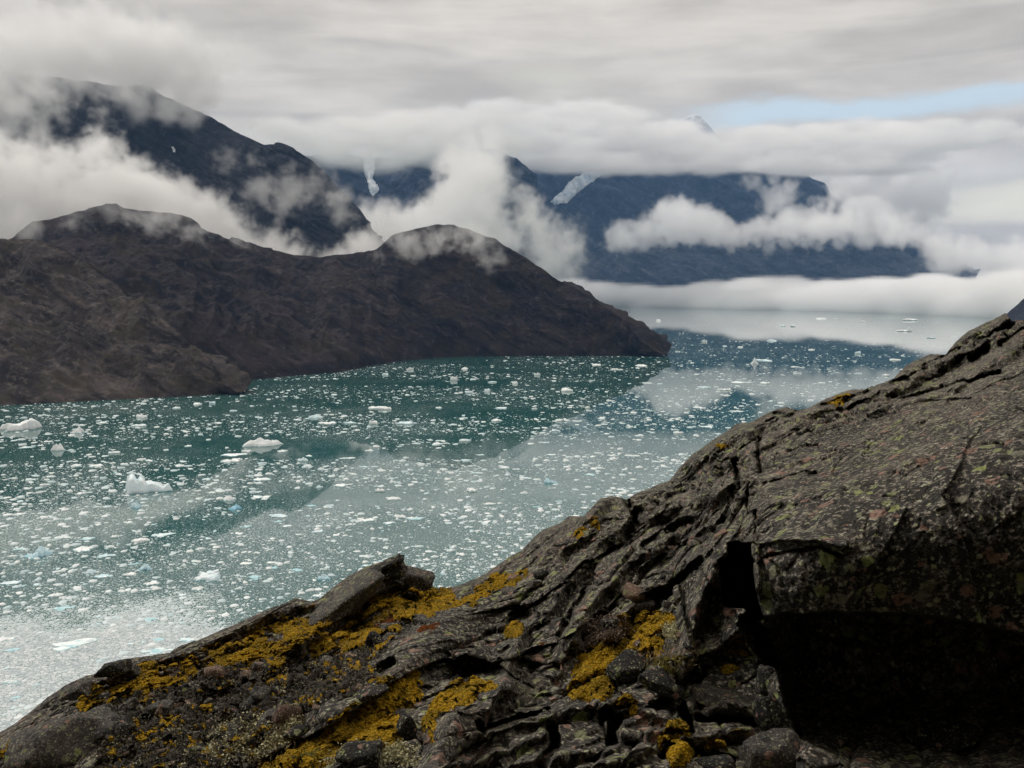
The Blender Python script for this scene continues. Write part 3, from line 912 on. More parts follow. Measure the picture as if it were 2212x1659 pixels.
floes += [(c7, x, y, w_, h_) for x, y, w_, h_ in [(765,378,132,14),(810,269,60,14),(775,506,62,14),(440,528,92,14),(545,541,82,14),(640,499,132,12),(290,781,62,16),(1545,216,84,12),(1582,156,92,12),(875,188,42,14),
    (1500,376,62,10),(955,452,50,10),(1290,452,40,8),(860,615,50,8),(1290,340,46,14),(450,745,84,10),(940,415,44,8),(180,158,40,12),(930,190,30,10),(1170,153,36,8),(610,660,80,10),(700,566,60,10),(1030,320,50,8),
    (440,275,30,12),(290,330,40,8),(550,300,34,8),(1445,463,40,12),(1700,255,60,8),(1315,165,30,8),(1090,147,60,10)]]

landmarks = [("castle-shaped iceberg", c3(785, 590)), ("humped iceberg", c3(120, 280)), ("grooved domed iceberg", c3(1398, 370)), ("pointed blue iceberg", c3(207, 955)),
             ("vivid blue iceberg", c3(1247, 708)), ("wedge-shaped iceberg", c3(1105, 1075)), ("headland's point", (664, 357)), ("brown spur's tip", (243, 392)),
             ("pale berg in the blue reflection", c4(1025, 878)), ("tilted dark slab", (380, 570)), ("dip in the rock crest", (438, 585)), ("left foot of the rock slope", (0, 728)),
             ("rounded summit's reflection", (435, 440)), ("rock crest's upper notch", (930, 352)), ("fog bank's edge", (800, 312)), ("rock crest's middle bump", (611, 492))]
used_labels = {}
scale_k = {c3: .18852, c4: .16966, c5: .18852, c7: .18022}


def floe_label(u, v, wp, hp, k):
    size = "tiny" if wp < 8 else "small" if wp < 11 else "mid-sized" if wp < 16 else "broad" if wp < 24 else "very large"
    form = "sliver-thin" if hp / wp < 0.16 else "flat" if hp / wp < 0.24 else "chunky"
    ds = sorted((math.hypot(u - a, (v - b_) * 1.6), nme, a, b_) for nme, (a, b_) in landmarks)
    opts = []
    for dd, nme, a, b_ in ds[:5]:
        ddx, ddy = u - a, v - b_
        near = "just " if dd < 28 else "" if dd < 70 else "well "
        if abs(ddx) > 2.2 * abs(ddy) * 1.6:
            rel = "left of" if ddx < 0 else "right of"
        elif abs(ddy) * 1.6 > 2.2 * abs(ddx):
            rel = "behind" if ddy < 0 else "in front of"
        else:
            rel = ("above " if ddy < 0 else "below ") + ("left of" if ddx < 0 else "right of")
        opts.append(f"{size} {form} white ice floe {near}{rel} the {nme}")
    for o_ in opts:
        if o_ not in used_labels:
            used_labels[o_] = 1
            return o_
    for o_ in opts:
        for word in ("farther", "nearer"):
            l2 = o_.replace("ice floe", f"{word} ice floe")
            if l2 not in used_labels:
                used_labels[l2] = 1
                return l2
    return opts[0]


for k, (f, x, y, w_, h_) in enumerate(floes):
    u, v = f(x, y)
    wp, hp = w_ * scale_k[f], h_ * scale_k[f]
    v += hp * 0.25
    put_ice("ice_floe", u, v, wp, hp * 0.85, 'floe' if k % 4 else 'dome', m_ice, floe_label(u, v, wp, hp, k), "ice floe",
            0.55 + 0.3 * random.random(), 100 + k, "ice floes scattered over the fjord")

# further countable floes between the traced ones, drawn from a power law of sizes
small = [berg_mesh(1, 0.72, 0.10, 400 + i, 'floe', 8, 22) for i in range(14)]
n_more, guard = 300 - len(floes), 0
rgi = np.random.default_rng(42)
zones = {}
while n_more > 0 and guard < 20000:
    guard += 1
    u = rgi.uniform(2, 1020); v = rgi.uniform(312, 730)
    if v < np.interp(u, *zip(*SHORE)) + 3 or v > np.interp(u, CREST[:, 0], CREST[:, 1]) - 5: continue
    wp = 5.0 + 4.0 * rgi.pareto(2.6)
    if wp > 14: continue
    if any(abs(u - a) < (wp + c_) * .6 and abs(v - b_) < 5 for a, b_, c_ in ICE_AT): continue
    p = on_water(np.array(u), np.array(v)); D = float(np.linalg.norm(p - np.array([0, 0, HC])))
    if wp * D / FX > 34: continue
    o = bpy.data.objects.new("ice_floe", small[n_more % 14]); COL.objects.link(o)
    if not small[n_more % 14].materials: small[n_more % 14].materials.append(m_ice)
    sc_ = wp * D / FX
    o.location = (p[0], p[1], 0); o.rotation_euler = (0, 0, rgi.uniform(0, 6.3)); o.scale = (sc_, sc_, sc_ * rgi.uniform(0.5, 1.3))
    tag(o, floe_label(u, v, wp, wp * .2, n_more), "ice floe", "ice floes scattered over the fjord")
    ICE_AT.append((u, v, wp)); n_more -= 1

# brash: everything smaller, one mass
nb = 185000
rb = np.random.default_rng(5)
D = 380 * (7800 / 380) ** (rb.uniform(0, 1, nb) ** 1.12)
azb = rb.uniform(-0.62, 0.62, nb)
X, Y = np.sin(azb) * D, np.cos(azb) * D
pn = fbm(np.stack([X / 340 + Y / 900, Y / 210, np.zeros(nb)], -1), 4, 77, 0.6) * 1.3
keep = pn + rb.uniform(-0.35, 0.35, nb) > -0.22
X, Y, D = X[keep], Y[keep], D[keep]
nb = len(X)
size = np.minimum(0.85 * (1 - rb.uniform(0, 1, nb)) ** (-1 / 1.65), 9.0) * np.clip(D / 900, 0.75, 1.2)
a = np.linspace(0, 2 * np.pi, 6, endpoint=False)
th = rb.uniform(0, 6.28, nb)
rad = size[:, None] * 0.5 * rb.uniform(0.6, 1.15, (nb, 6))
el_ = rb.uniform(0.5, 1.0, nb)
cx = np.cos(a)[None] * rad; cy = np.sin(a)[None] * rad * el_[:, None]
rx = cx * np.cos(th)[:, None] - cy * np.sin(th)[:, None]; ry = cx * np.sin(th)[:, None] + cy * np.cos(th)[:, None]
hh = size * rb.uniform(0.03, 0.13, nb)
ringb = np.stack([X[:, None] + rx, Y[:, None] + ry, np.full_like(rx, -0.05)], -1)
ringt = np.stack([X[:, None] + rx * .86, Y[:, None] + ry * .86, hh[:, None] * rb.uniform(0.6, 1.1, (nb, 6))], -1)
top = np.stack([X + rx.mean(1) * .2, Y + ry.mean(1) * .2, hh * rb.uniform(1.0, 1.5, nb)], -1)[:, None]
V = np.concatenate([ringb, ringt, top], 1).reshape(-1, 3)
o13 = (np.arange(nb) * 13)[:, None]
k6 = np.arange(6); k7 = np.roll(k6, -1)
q = (o13[:, None] + np.stack([k6, k7, k7 + 6, k6 + 6], -1)[None]).reshape(-1, 4)
t3 = (o13[:, None] + np.stack([k6 + 6, k7 + 6, np.full(6, 12)], -1)[None]).reshape(-1, 3)
m_brash, nt, b = material("brash_ice")
g = nt.new('ShaderNodeNewGeometry')
rnd = g.outputs['Random Per Island']
c = nt.mix(rnd, (0.74, 0.78, 0.79), (0.46, 0.58, 0.61))
nt.put(b.inputs['Base Color'], c); b.inputs['Roughness'].default_value = 0.6
brash = obj("brash_ice", mesh_np("brash_ice", V, q, t3, smooth=False), m_brash)
tag(brash, "mass of small broken ice drifting all over the fjord", "brash ice", kind="stuff")

# ------------------------------------------------------------------ the rock slope the photographer stands on
EYE = np.array([0, 0, HC])


def c6(x, y): return 375.3 + x * .18852, 517.9 + y * .18852
def c8(x, y): return 667.2 + x * .16137, 517.9 + y * .16137
def cA(x, y): return 208.5 + x * .09426, 625.5 + y * .09426
def cB(x, y): return x * .09426, 667.2 + y * .09426
def pl(f, pts): return [f(x, y) for x, y in pts]


crest = np.concatenate([[(-300, 900), (-120, 800)], CREST, [(1060, 308), (1120, 285), (1320, 200), (1700, 60), (2100, -100)]])
# how far away the ground is at traced points: u, v, metres of depth
CTRL = np.array([
    (-300,900,6.5),(-120,800,6.5),(0,733,6.8),(47,698,7.6),(100,673,8.2),(181,646,8.8),(264,610,9.6),(300,600,10),(390,564,11),(440,588,10.6),(500,566,11.5),(560,522,12.5),(611,497,13),(660,484,13.2),(700,450,13.6),(760,420,13.6),(860,390,14.2),(945,355,14.5),(1010,314,14.2),(1024,321,12),(1120,285,12),(1320,200,12),
    (0,768,5.6),(100,768,4.6),(100,710,6.4),(250,768,4.0),(250,690,6.0),(250,640,8.2),(330,640,7.9),(390,610,8.4),(400,768,3.6),(400,680,5.2),(330,700,5.2),(440,620,7.6),(470,690,4.9),(500,640,6.6),(500,700,4.7),(500,768,3.5),(560,690,4.9),(560,768,3.3),(600,600,7.0),(570,560,9.4),(640,540,8.8),(600,660,5.4),(600,700,4.5),(640,768,3.1),(650,700,4.4),
    (700,500,9.2),(690,560,6.0),(690,650,4.8),(730,560,4.9),(735,650,4.6),(690,700,4.2),(720,740,3.5),(740,500,6.4),(740,450,9.4),(800,470,6.6),(800,430,9.0),(860,430,7.8),(900,400,9.0),(950,400,7.4),(1000,380,7.2),(1024,350,9.0),
    (780,540,4.3),(813,530,4.1),(880,503,4.1),(956,465,4.1),(1024,439,4.1),(1150,400,4.3),(1320,330,4.5),(790,612,4.0),(860,611,3.85),(915,612,3.8),(1000,626,3.7),(1150,650,3.7),(1320,680,3.7),
    (780,700,3.9),(800,768,3.2),(900,700,3.7),(900,768,3.3),(1024,768,3.2),(1320,800,3.2),(-120,900,4.8),(-300,1000,5),(1700,60,10),(1700,300,5.2),(1700,560,4.3),(1700,800,3.6),(2100,-100,10),(2100,300,5.2),(2100,560,4.4),(2100,800,3.8)], float)


def tps(ctrl, u, v):
    s = 200.0
    X = ctrl[:, :2] / s
    y = 1 / ctrl[:, 2]
    n = len(X)
    r = np.linalg.norm(X[:, None] - X[None], axis=-1)
    kf = lambda r: np.where(r > 0, r * r * np.log(np.maximum(r, 1e-9)), 0)
    A = np.zeros((n + 3, n + 3))
    A[:n, :n] = kf(r) + 0.004 * np.eye(n)
    A[:n, n] = 1; A[:n, n + 1:] = X
    A[n, :n] = 1; A[n + 1:, :n] = X.T
    wgt = np.linalg.solve(A, np.concatenate([y, [0, 0, 0]]))
    out = wgt[n] + wgt[n + 1] * u / s + wgt[n + 2] * v / s
    for i in range(n):
        rr_ = np.hypot(u / s - X[i, 0], v / s - X[i, 1])
        out = out + wgt[i] * kf(rr_)
    return 1 / np.clip(out, 1 / 18, 1 / 2.4)


NC, NV, NB, NX = 1580, 500, 46, 26
uu = np.concatenate([np.linspace(-300, 1320, 1420), np.linspace(1320, 2080, 161)[1:]])
vc = np.interp(uu, crest[:, 0], crest[:, 1])
vb = np.maximum(792.0, vc + 40)
tt = np.linspace(0, 1, NV)[:, None]
VG = vc + (vb - vc) * tt                       # crest at row 0, under the frame's bottom at row NV-1
UG = np.broadcast_to(uu, VG.shape).copy()
CTRL[:, 2] = 3.2 * (CTRL[:, 2] / 3.2) ** 0.66
Dg = tps(CTRL, UG, VG)


def seg_field(pts, U, V):
    """signed distance (left of travel positive) to a polyline, in px"""
    best = np.full(U.shape, 1e9); sg = np.ones(U.shape)
    pts = np.asarray(pts, float)
    for a, b_ in zip(pts[:-1], pts[1:]):
        ab = b_ - a
        t = np.clip(((U - a[0]) * ab[0] + (V - a[1]) * ab[1]) / (ab @ ab), 0, 1)
        ex = U - a[0] - t * ab[0]; ey = V - a[1] - t * ab[1]
        dd = np.hypot(ex, ey)
        cr = ab[0] * (V - a[1]) - ab[1] * (U - a[0])
        m = dd < best
        best = np.where(m, dd, best); sg = np.where(m, np.where(cr < 0, 1, -1), sg)
    return best, sg


wob_p = np.stack([UG / 23, VG / 23, np.zeros_like(UG)], -1)
WU = UG + 2.6 * fbm(wob_p, 3, 201); WV = VG + 2.6 * fbm(wob_p, 3, 202)
wob_s = np.stack([UG / 7, VG / 7, np.zeros_like(UG)], -1)
WU2 = UG + 1.5 * fbm(wob_s, 2, 203); WV2 = VG + 1.5 * fbm(wob_s, 2, 204)

relief = np.zeros_like(UG)        # metres along the normal
smooth = np.zeros_like(UG)        # where the rock is worn smooth


def rib(pts, wl, wr, h, sm=0.0, rough=True):
    """worn rib: gentle on its upper left, steep on its lower right"""
    pts = np.asarray(pts, float)
    m = 3.2 * max(wl, wr)
    box = (UG > pts[:, 0].min() - m) & (UG < pts[:, 0].max() + m) & (VG > pts[:, 1].min() - m) & (VG < pts[:, 1].max() + m)
    a, b_ = (WU[box], WV[box]) if rough else (WU2[box], WV2[box])
    dd, sg = seg_field(pts, a, b_)
    wd = np.where(sg > 0, wl, wr)
    f = np.exp(-(dd / wd) ** 2)
    relief[box] += h * f
    smooth[box] = np.maximum(smooth[box], sm * f)


def crack(pts, wd, h, wob=True):
    pts = np.asarray(pts, float)
    m = 3 * wd + 4
    box = (UG > pts[:, 0].min() - m) & (UG < pts[:, 0].max() + m) & (VG > pts[:, 1].min() - m) & (VG < pts[:, 1].max() + m)
    dd, sg = seg_field(pts, WU2[box] if wob else UG[box], WV2[box] if wob else VG[box])
    relief[box] -= h * np.clip(1.3 - dd / wd, 0, 1) ** 0.7


rib([(330,712),(375,680),(437,630),(470,602),(496,587),(530,574),(560,550),(590,520),(615,498)], 20, 26, 0.30, 0.8)
rib([(300,646),(339,616),(369,592),(390,577)], 16, 9, 0.34, 0.8)
rib([(315,606),(345,584),(372,567),(398,564)], 9, 7, 0.22, 0.7)
rib([(405,580),(420,576),(434,590)], 9, 9, 0.20, 0.5)
rib([(456,592),(475,583),(492,576)], 8, 8, 0.18, 0.6)
rib([(505,560),(530,545),(552,529)], 9, 8, 0.22, 0.7)
rib([(540,556),(570,530),(600,503)], 9, 8, 0.18, 0.8)
rib([(488,708),(500,688),(508,668),(516,648),(528,624)], 8, 4, 0.12, 0.4)
rib([(508,690),(514,664),(522,640),(534,622)], 7, 4, 0.12, 0.4)
rib([(545,618),(562,590),(582,566),(612,536),(645,512)], 10, 6, 0.22, 0.3)
rib([(573,642),(583,610),(601,587),(630,562),(660,540),(692,514),(722,492)], 14, 8, 0.26, 0.4)
rib([(612,640),(628,610),(655,585),(690,560),(712,545)], 12, 7, 0.18, 0.2)
rib([(686,662),(690,630),(700,600),(714,568),(728,545)], 17, 7, 0.26, 0.8)
rib([(700,655),(725,640),(742,625)], 12, 7, 0.14, 0.6)
rib([(428,775),(446,732),(462,712),(482,694),(506,685)], 10, 18, 0.22, 0.3)
rib([(18,780),(34,748),(56,729),(88,722),(110,730)], 18, 16, 0.24, 0.7)
rib([(0,745),(30,718),(60,692),(90,680)], 10, 8, 0.12, 0.6)
rib([(66,706),(88,692),(110,680),(118,672)], 10, 7, 0.18, 0.4)
rib([(110,674),(140,660),(172,656)], 7, 6, 0.18, 0.4)
rib([(180,652),(230,632),(275,612),(300,604)], 7, 7, 0.16, 0.5)
rib([(690,462),(712,446),(738,430),(752,427)], 9, 7, 0.25, 0.7)
rib([(745,432),(772,414),(798,415)], 8, 7, 0.25, 0.7)
rib([(760,447),(800,420),(822,407)], 8, 6, 0.2, 0.6)
rib([(815,412),(850,396),(868,394)], 7, 6, 0.28, 0.4)
rib([(860,408),(905,384),(945,366),(985,338)], 8, 5, 0.22, 0.1)
rib([(885,388),(912,366),(938,358)], 9, 6, 0.3, 0.3)
rib([(945,358),(962,340),(990,325),(1008,316)], 7, 5, 0.35, 0.5)
rib([(757,543),(800,539),(842,547)], 6, 3, 0.10, 0.0)
rib([(757,600),(758,570),(756,548)], 3, 3, 0.10, 0.0)
rib([(588,520),(601,500),(612,497),(624,500)], 8, 7, 0.16, 0.5)
rib([(900,392),(925,372),(950,362),(975,346),(1000,334)], 6, 4, 0.22, 0.0)
rib([(955,384),(985,364),(1024,344)], 7, 5, 0.22, 0.0)
rib([(640,500),(668,490),(690,470)], 9, 7, 0.22, 0.3)
rib([(650,520),(700,500),(742,480)], 9, 6, 0.22, 0.2)
rib([(740,512),(800,500),(850,486),(900,466),(960,440)], 9, 5, 0.06, 0.0)
rib([(780,465),(850,446),(920,420),(1000,392)], 10, 5, 0.10, 0.0)
rib([(820,430),(880,412),(940,392),(1020,352)], 9, 5, 0.14, 0.0)
# ledges of the low outcrop in the middle foreground
for a in ([(420,780),(470,760),(520,742),(548,732)], [(470,782),(530,765),(580,750),(612,742)], [(560,772),(610,760),(650,748)], [(540,715),(580,706),(606,700)],
          [(602,702),(640,712),(684,720)], [(690,708),(720,702),(752,706)], [(686,736),(720,730),(750,728)], [(470,735),(510,722),(545,712)], [(650,735),(690,728)]):
    rib(a, 3.5, 8, 0.11, 0.0)
for a, wd, h in (([(513,626),(524,616)], 8, .30), ([(628,536),(634,524),(640,512)], 5, .55), ([(572,560),(590,548),(606,540)], 9, .22), ([(760,438),(758,452),(761,474)], 1.8, .45),
                 ([(734,460),(737,474),(739,488)], 3.2, .6), ([(766,486),(790,479),(816,474)], 2.2, .07), ([(752,484),(747,500),(749,514)], 1.2, .15), ([(974,360),(986,350)], 5, .5), ([(766,557),(800,551),(822,549),(842,557)], 1.8, .06), ([(757,512),(756,530),(757,545)], 1.5, .08), ([(949,354),(962,350),(985,339),(1012,324)], 3, .35), ([(893,384),(915,375),(938,362),(948,356)], 3, .35), ([(822,406),(846,402),(868,393)], 2.6, .3), ([(775,414),(790,418),(800,412)], 2.6, .3), ([(625,500),(632,510),(640,528)], 3, .4), ([(1000,345),(1024,332)], 3, .3), ([(905,400),(950,384),(1000,372)], 2.4, .18),
                 ([(560,640),(575,606),(592,582)], 3, .2), ([(640,604),(672,584),(700,560)], 4, .25), ([(540,770),(556,748),(552,730)], 5, .25),
                 ([(612,738),(618,722),(606,716)], 6, .3), ([(684,712),(690,730)], 5, .35), ([(700,716),(740,716),(756,722)], 4, .35), ([(480,728),(520,716),(548,712)], 4, .2),
                 ([(664,756),(700,752),(730,760)], 5, .25), ([(380,672),(392,664)], 5, .2), ([(98,688),(110,684)], 4, .2), ([(745,622),(760,640),(768,664)], 7, .7),
                 ([(645,548),(668,530),(690,520)], 4, .25), ([(700,540),(716,530),(724,520)], 4, .2), ([(585,640),(600,612)], 3, .18), ([(890,400),(935,380),(970,352)], 2.5, .10),
                 ([(755,455),(790,440),(830,424)], 2.5, .08)):
    crack(a, wd, h)

slab_z = np.clip((UG - 735) / 60, 0, 1) * np.clip((VG - vc - 10) / 30, 0, 1) * np.clip((640 - VG) / 20, 0, 1)
smooth = np.maximum(smooth, 0.72 * slab_z)
base_d = ray(UG, VG)
P0 = EYE + base_d * Dg[..., None]
N0 = normals(P0)
# direction of the ribs on the ground
ia = lambda u, v: (int(np.argmin(abs(VG[:, int(np.argmin(abs(uu - u)))] - v))), int(np.argmin(abs(uu - u))))
r0, r1 = P0[ia(380, 676)], P0[ia(600, 520)]
e1 = (r1 - r0) / np.linalg.norm(r1 - r0)
nm = N0[ia(500, 620)]; e2 = np.cross(nm, e1); e2 /= np.linalg.norm(e2); e3 = np.cross(e1, e2)
L = P0 - EYE
Q = np.stack([L @ e1, L @ e2, L @ e3], -1)
warp = np.stack([fbm(L * 0.8, 2, 301), fbm(L * 0.8, 2, 302), fbm(L * 0.8, 2, 303)], -1) * 0.13
f1, k1 = facets((Q + warp) * np.array([0.55, 1.5, 1.4]), 11, 0.7)
f2, k2 = facets((Q + warp * .5) * np.array([2.2, 4.6, 4.4]), 12, 0.8)
f3, k3 = facets((Q + warp * .2) * np.array([7, 11, 11]), 13, 0.9)
strat = fbm((Q + warp * .6) * np.array([0.5, 3.2, 3.0]), 4, 31, 0.55, ridged=True)
fine = fbm(Q * np.array([4, 8, 8]), 5, 41, 0.6)
rub = np.clip(1 - smooth, 0.12, 1)
near_crest = np.clip((VG - vc) / 14, 0.25, 1)
amp = np.clip(Dg / 7, 0.55, 1.5)
bed = (0.018 * strat + 0.030 * f2 * rub + 0.016 * f3 * rub + 0.014 * fine * (0.4 + 0.6 * rub)) * near_crest * amp
bed -= (0.018 * np.clip(1 - k2 / 0.10, 0, 1) * rub) * near_crest
fol = fbm((Q + warp * .4) * np.array([1.1, 16, 14]), 4, 47, 0.6)
swell = (0.28 - 0.12 * slab_z) * f1 * near_crest - 0.03 * np.clip(1 - k1 / 0.04, 0, 1) * rub * (1 - slab_z) + 0.022 * fol * (0.4 + 0.6 * slab_z)

# cave under the overhang and the square niche beside it
def soft_poly(poly, w, U=UG, V=VG):
    pts = np.stack([U.ravel(), V.ravel()], -1)
    lo = np.min(poly, 0) - 3 * w; hi = np.max(poly, 0) + 3 * w
    out = np.zeros(len(pts))
    sel = (pts[:, 0] > lo[0]) & (pts[:, 0] < hi[0]) & (pts[:, 1] > lo[1]) & (pts[:, 1] < hi[1])
    e = edge_dist(pts[sel], poly) * np.where(in_poly(pts[sel], poly), 1, -1)
    out[sel] = np.clip(0.5 + e / (2 * w), 0, 1)
    return out.reshape(U.shape), e, sel


cave = [(762,618),(783,614.7),(809,613),(861,613),(916,615),(961,621),(990,627.6),(1024,634),(1330,690),(2100,720),(2100,830),(1330,800),(880,790),(834,758),(815,750),(796,735),(786,708),(779,678),(770,660)]
cm, _, _ = soft_poly(cave, 2.0, WU2, WV2)
floor_fade = np.clip((778 - VG) / 90, 0, 1) ** 0.7
push = cm * (0.25 + 1.0 * floor_fade) * np.clip((UG - 755) / 40, 0.3, 1)
niche = [(718.8,560),(728.5,558),(728.5,543),(737,542),(751,545),(753,570),(757.6,599),(763,622),(746,622),(743,608),(727,606.7),(722,604)]
nmk, _, _ = soft_poly(niche, 1.2)
push = np.maximum(push, nmk * 1.3)
P = P0 + N0 * bed[..., None]
dirn = base_d / np.linalg.norm(base_d, axis=-1, keepdims=True)
swell += (0.095 * f2 + 0.045 * f3) * rub * near_crest * (Dg / 6)
P = P + dirn * (push - 1.35 * relief - swell)[..., None]
GROUND = P.copy()
GN = normals(GROUND)

# the far side of the crest falls to the fjord; the near side runs on under and behind the photographer
hx_ = P[0, :, :2] / np.linalg.norm(P[0, :, :2], axis=1, keepdims=True)
step = 0.06 * 1.185 ** np.arange(NB)
out = np.cumsum(step)[:, None]
slope = np.minimum(0.75 + 0.12 * np.arange(NB), 1.25)
drop = np.cumsum(step * slope)[:, None]
back = np.stack([P[0, :, 0] + hx_[:, 0] * out, P[0, :, 1] + hx_[:, 1] * out, P[0, :, 2] - drop], -1)
back[..., 2] = np.maximum(back[..., 2], -4)
back += (fbm(back / 2.5, 3, 51) * np.clip(out / 3, 0, 1) * 0.5)[..., None] * np.array([0.3, 0.3, 1])
s = np.linspace(0, 1, NX + 1)[1:, None, None]
tgt = np.stack([(uu - 512) / FX * 4.2, np.full(NC, -1.8), np.full(NC, HC - 1.75)], -1)
under = P[-1] * (1 - s) + tgt * s
under[..., 2] += 0.06 * fbm(under * 1.5, 3, 55)
full = np.concatenate([back[::-1], P, under])

# ---- rock colours
def rock_material(name, dark, mid, pale, lich=0.5, sc=1.0, pink=0.25):
    m, nt, b = material(name)
    pos = nt.new('ShaderNodeNewGeometry').outputs['Position']
    pos = nt.vmath('SUBTRACT', pos, (0, 0, HC))
    n1 = nt.noise(pos, 1.3 * sc, 5, 0.6, 0.4)
    n2 = nt.noise(pos, 11 * sc, 6, 0.68, 0.3)
    n3 = nt.noise(pos, 42 * sc, 4, 0.65)
    c = nt.mix(nt.ss(nt.math('ADD', nt.math('MULTIPLY', n1, 0.5), nt.math('MULTIPLY', n2, 0.5)), 0.44, 0.64), dark, mid)
    c = nt.mix(nt.math('MULTIPLY', nt.ss(n3, 0.50, 0.66), 0.75), c, pale)
    n4 = nt.noise(nt.vmath('MULTIPLY', pos, (1, 1, 1.4)), 95 * sc, 3, 0.6)
    c = nt.mix(nt.ss(n4, 0.50, 0.40, 0.0, 0.75), c, tuple(x * 0.45 for x in dark))
    vf = nt.new('ShaderNodeTexVoronoi', feature='F1'); nt.put(vf.inputs['Vector'], nt.vmath('ADD', pos, nt.vmath('SCALE', nt.noise(pos, 60, 2, 0.6, out=1), 0.02)))
    vf.inputs['Scale'].default_value = 38 * sc
    cf = nt.sep(vf.outputs['Color'])
    fl = nt.math('MULTIPLY', nt.math('LESS_THAN', vf.outputs['Distance'], nt.math('MULTIPLY', cf[0], 0.45)), nt.ss(n2, 0.44, 0.52))
    fl = nt.math('MULTIPLY', fl, nt.math('GREATER_THAN', cf[1], 0.2))
    c = nt.mix(nt.math('MULTIPLY', fl, 0.85), c, nt.mix(cf[2], (0.35, 0.37, 0.19), (0.38, 0.36, 0.29)))
    # crusts of lichen: pale grey-green rosettes, a few pink and black ones
    v1 = nt.new('ShaderNodeTexVoronoi', feature='F1'); wv_ = nt.vmath('ADD', pos, nt.vmath('SCALE', nt.noise(pos, 30, 3, 0.6, out=1), 0.03))
    nt.put(v1.inputs['Vector'], wv_); v1.inputs['Scale'].default_value = 13 * sc
    cr = nt.sep(v1.outputs['Color'])
    spot = nt.math('MULTIPLY', nt.math('LESS_THAN', v1.outputs['Distance'], nt.math('MULTIPLY', cr[0], 0.52)),
                   nt.ss(nt.math('ADD', n1, nt.math('MULTIPLY', cr[1], 0.12)), 0.62 - lich * 0.2, 0.66 - lich * 0.2))
    spot = nt.math('MULTIPLY', spot, nt.ss(n3, 0.36, 0.52))
    lc = nt.mix(nt.ss(cr[2], 0.0, 1.0), (0.24, 0.27, 0.09), (0.21, 0.20, 0.15))
    lc = nt.mix(nt.math('GREATER_THAN', cr[1], 1 - pink), lc, (0.27, 0.16, 0.12))
    c = nt.mix(nt.math('MULTIPLY', spot, 0.85), c, lc)
    v2 = nt.voronoi(wv_, 7 * sc)
    blk = nt.math('MULTIPLY', nt.ss(v2, 0.30, 0.22), nt.ss(nt.noise(pos, 2.1 * sc, 4, 0.6), 0.5, 0.6))
    c = nt.mix(nt.math('MULTIPLY', blk, 0.8), c, (0.012, 0.012, 0.011))
    nt.put(b.inputs['Base Color'], c)
    b.inputs['Roughness'].default_value = 0.85
    b.inputs['Specular IOR Level'].default_value = 0.25
    h = nt.math('ADD', nt.math('MULTIPLY', n2, 0.05), nt.math('MULTIPLY', n3, 0.02))
    h = nt.math('ADD', h, nt.math('MULTIPLY', nt.noise(pos, 130 * sc, 4, 0.7), 0.006))
    nt.put(b.inputs['Normal'], nt.bump(h, 0.9, 0.6))
    return m


m_bed = rock_material("bedrock", (0.020, 0.018, 0.015), (0.122, 0.104, 0.084), (0.42, 0.37, 0.30), 0.9)
slope_o = obj("rock_slope", mesh_np("rock_slope", full.reshape(-1, 3), grid_quads(*full.shape[:2])), m_bed)
tag(slope_o, "dark lichen-speckled bedrock slope in the foreground with ribs, cracks and a shaded overhang", "rock slope", kind="structure")

# unseen slope added behind the camera, steepened to keep sky light off the foreground
gx, gy = np.meshgrid(np.linspace(-70, 90, 130), np.linspace(0, 1, 90))
yy = -1.9 - 42 * gy ** 1.3
zz = HC - 1.9 + 120 * gy ** 1.15 + np.clip(gx, -40, 90) * 0.35 * np.clip(gy * 4, 0, 1)
hb = np.stack([gx, yy, zz], -1)
hb += (fbm(hb / 9, 5, 61)[..., None] * np.array([0, 1.0, 1.5]) * np.clip(gy * 5, 0.05, 1)[..., None])
hs = obj("sky_block_slope", mesh_np("sky_block_slope", hb.reshape(-1, 3), grid_quads(90, 130)), m_bed)
tag(hs, "unseen rocky slope added behind the camera to block sky light", "sky_block_slope", kind="structure")

# ------------------------------------------------------------------ moss
C2 = np.stack([UG, VG], -1)
FLAT = C2.reshape(-1, 2)
mwob = np.stack([fbm(np.stack([UG / 14, VG / 9, 0 * UG], -1), 4, 401, 0.6), fbm(np.stack([UG / 14, VG / 9, 0 * UG], -1), 4, 402, 0.6)], -1)
dpx = FX / np.linalg.norm(GROUND - EYE, axis=-1)           # px per metre


def moss_material(name, dark, mid, pale, sc=1.0):
    m, nt, b = material(name)
    pos = nt.vmath('SUBTRACT', nt.new('ShaderNodeNewGeometry').outputs['Position'], (0, 0, HC))
    n1 = nt.noise(pos, 7 * sc, 4, 0.6)
    n2 = nt.noise(pos, 70 * sc, 4, 0.65)
    v = nt.voronoi(pos, 85 * sc)
    c = nt.mix(nt.ss(n1, 0.38, 0.62), dark, mid)
    c = nt.mix(nt.math('MULTIPLY', nt.ss(n2, 0.48, 0.68), 0.7), c, pale)
    c = nt.mix(nt.ss(v, 0.35, 0.75, 0.0, 0.65), c, tuple(x * 0.3 for x in dark))
    nt.put(b.inputs['Base Color'], c)
    b.inputs['Roughness'].default_value = 1.0
    b.inputs['Specular IOR Level'].default_value = 0.05
    h = nt.math('ADD', nt.math('MULTIPLY', v, -0.012), nt.math('MULTIPLY', n2, 0.012))
    nt.put(b.inputs['Normal'], nt.bump(h, 1.0, 1.0))
    return m


m_moss = moss_material("moss", (0.18, 0.112, 0.010), (0.40, 0.228, 0.012), (0.56, 0.39, 0.06))
m_moss_ol = moss_material("olive_moss", (0.070, 0.062, 0.014), (0.14, 0.115, 0.02), (0.24, 0.20, 0.06))
m_moss_red = moss_material("rusty_moss", (0.09, 0.03, 0.010), (0.19, 0.055, 0.014), (0.25, 0.10, 0.03))


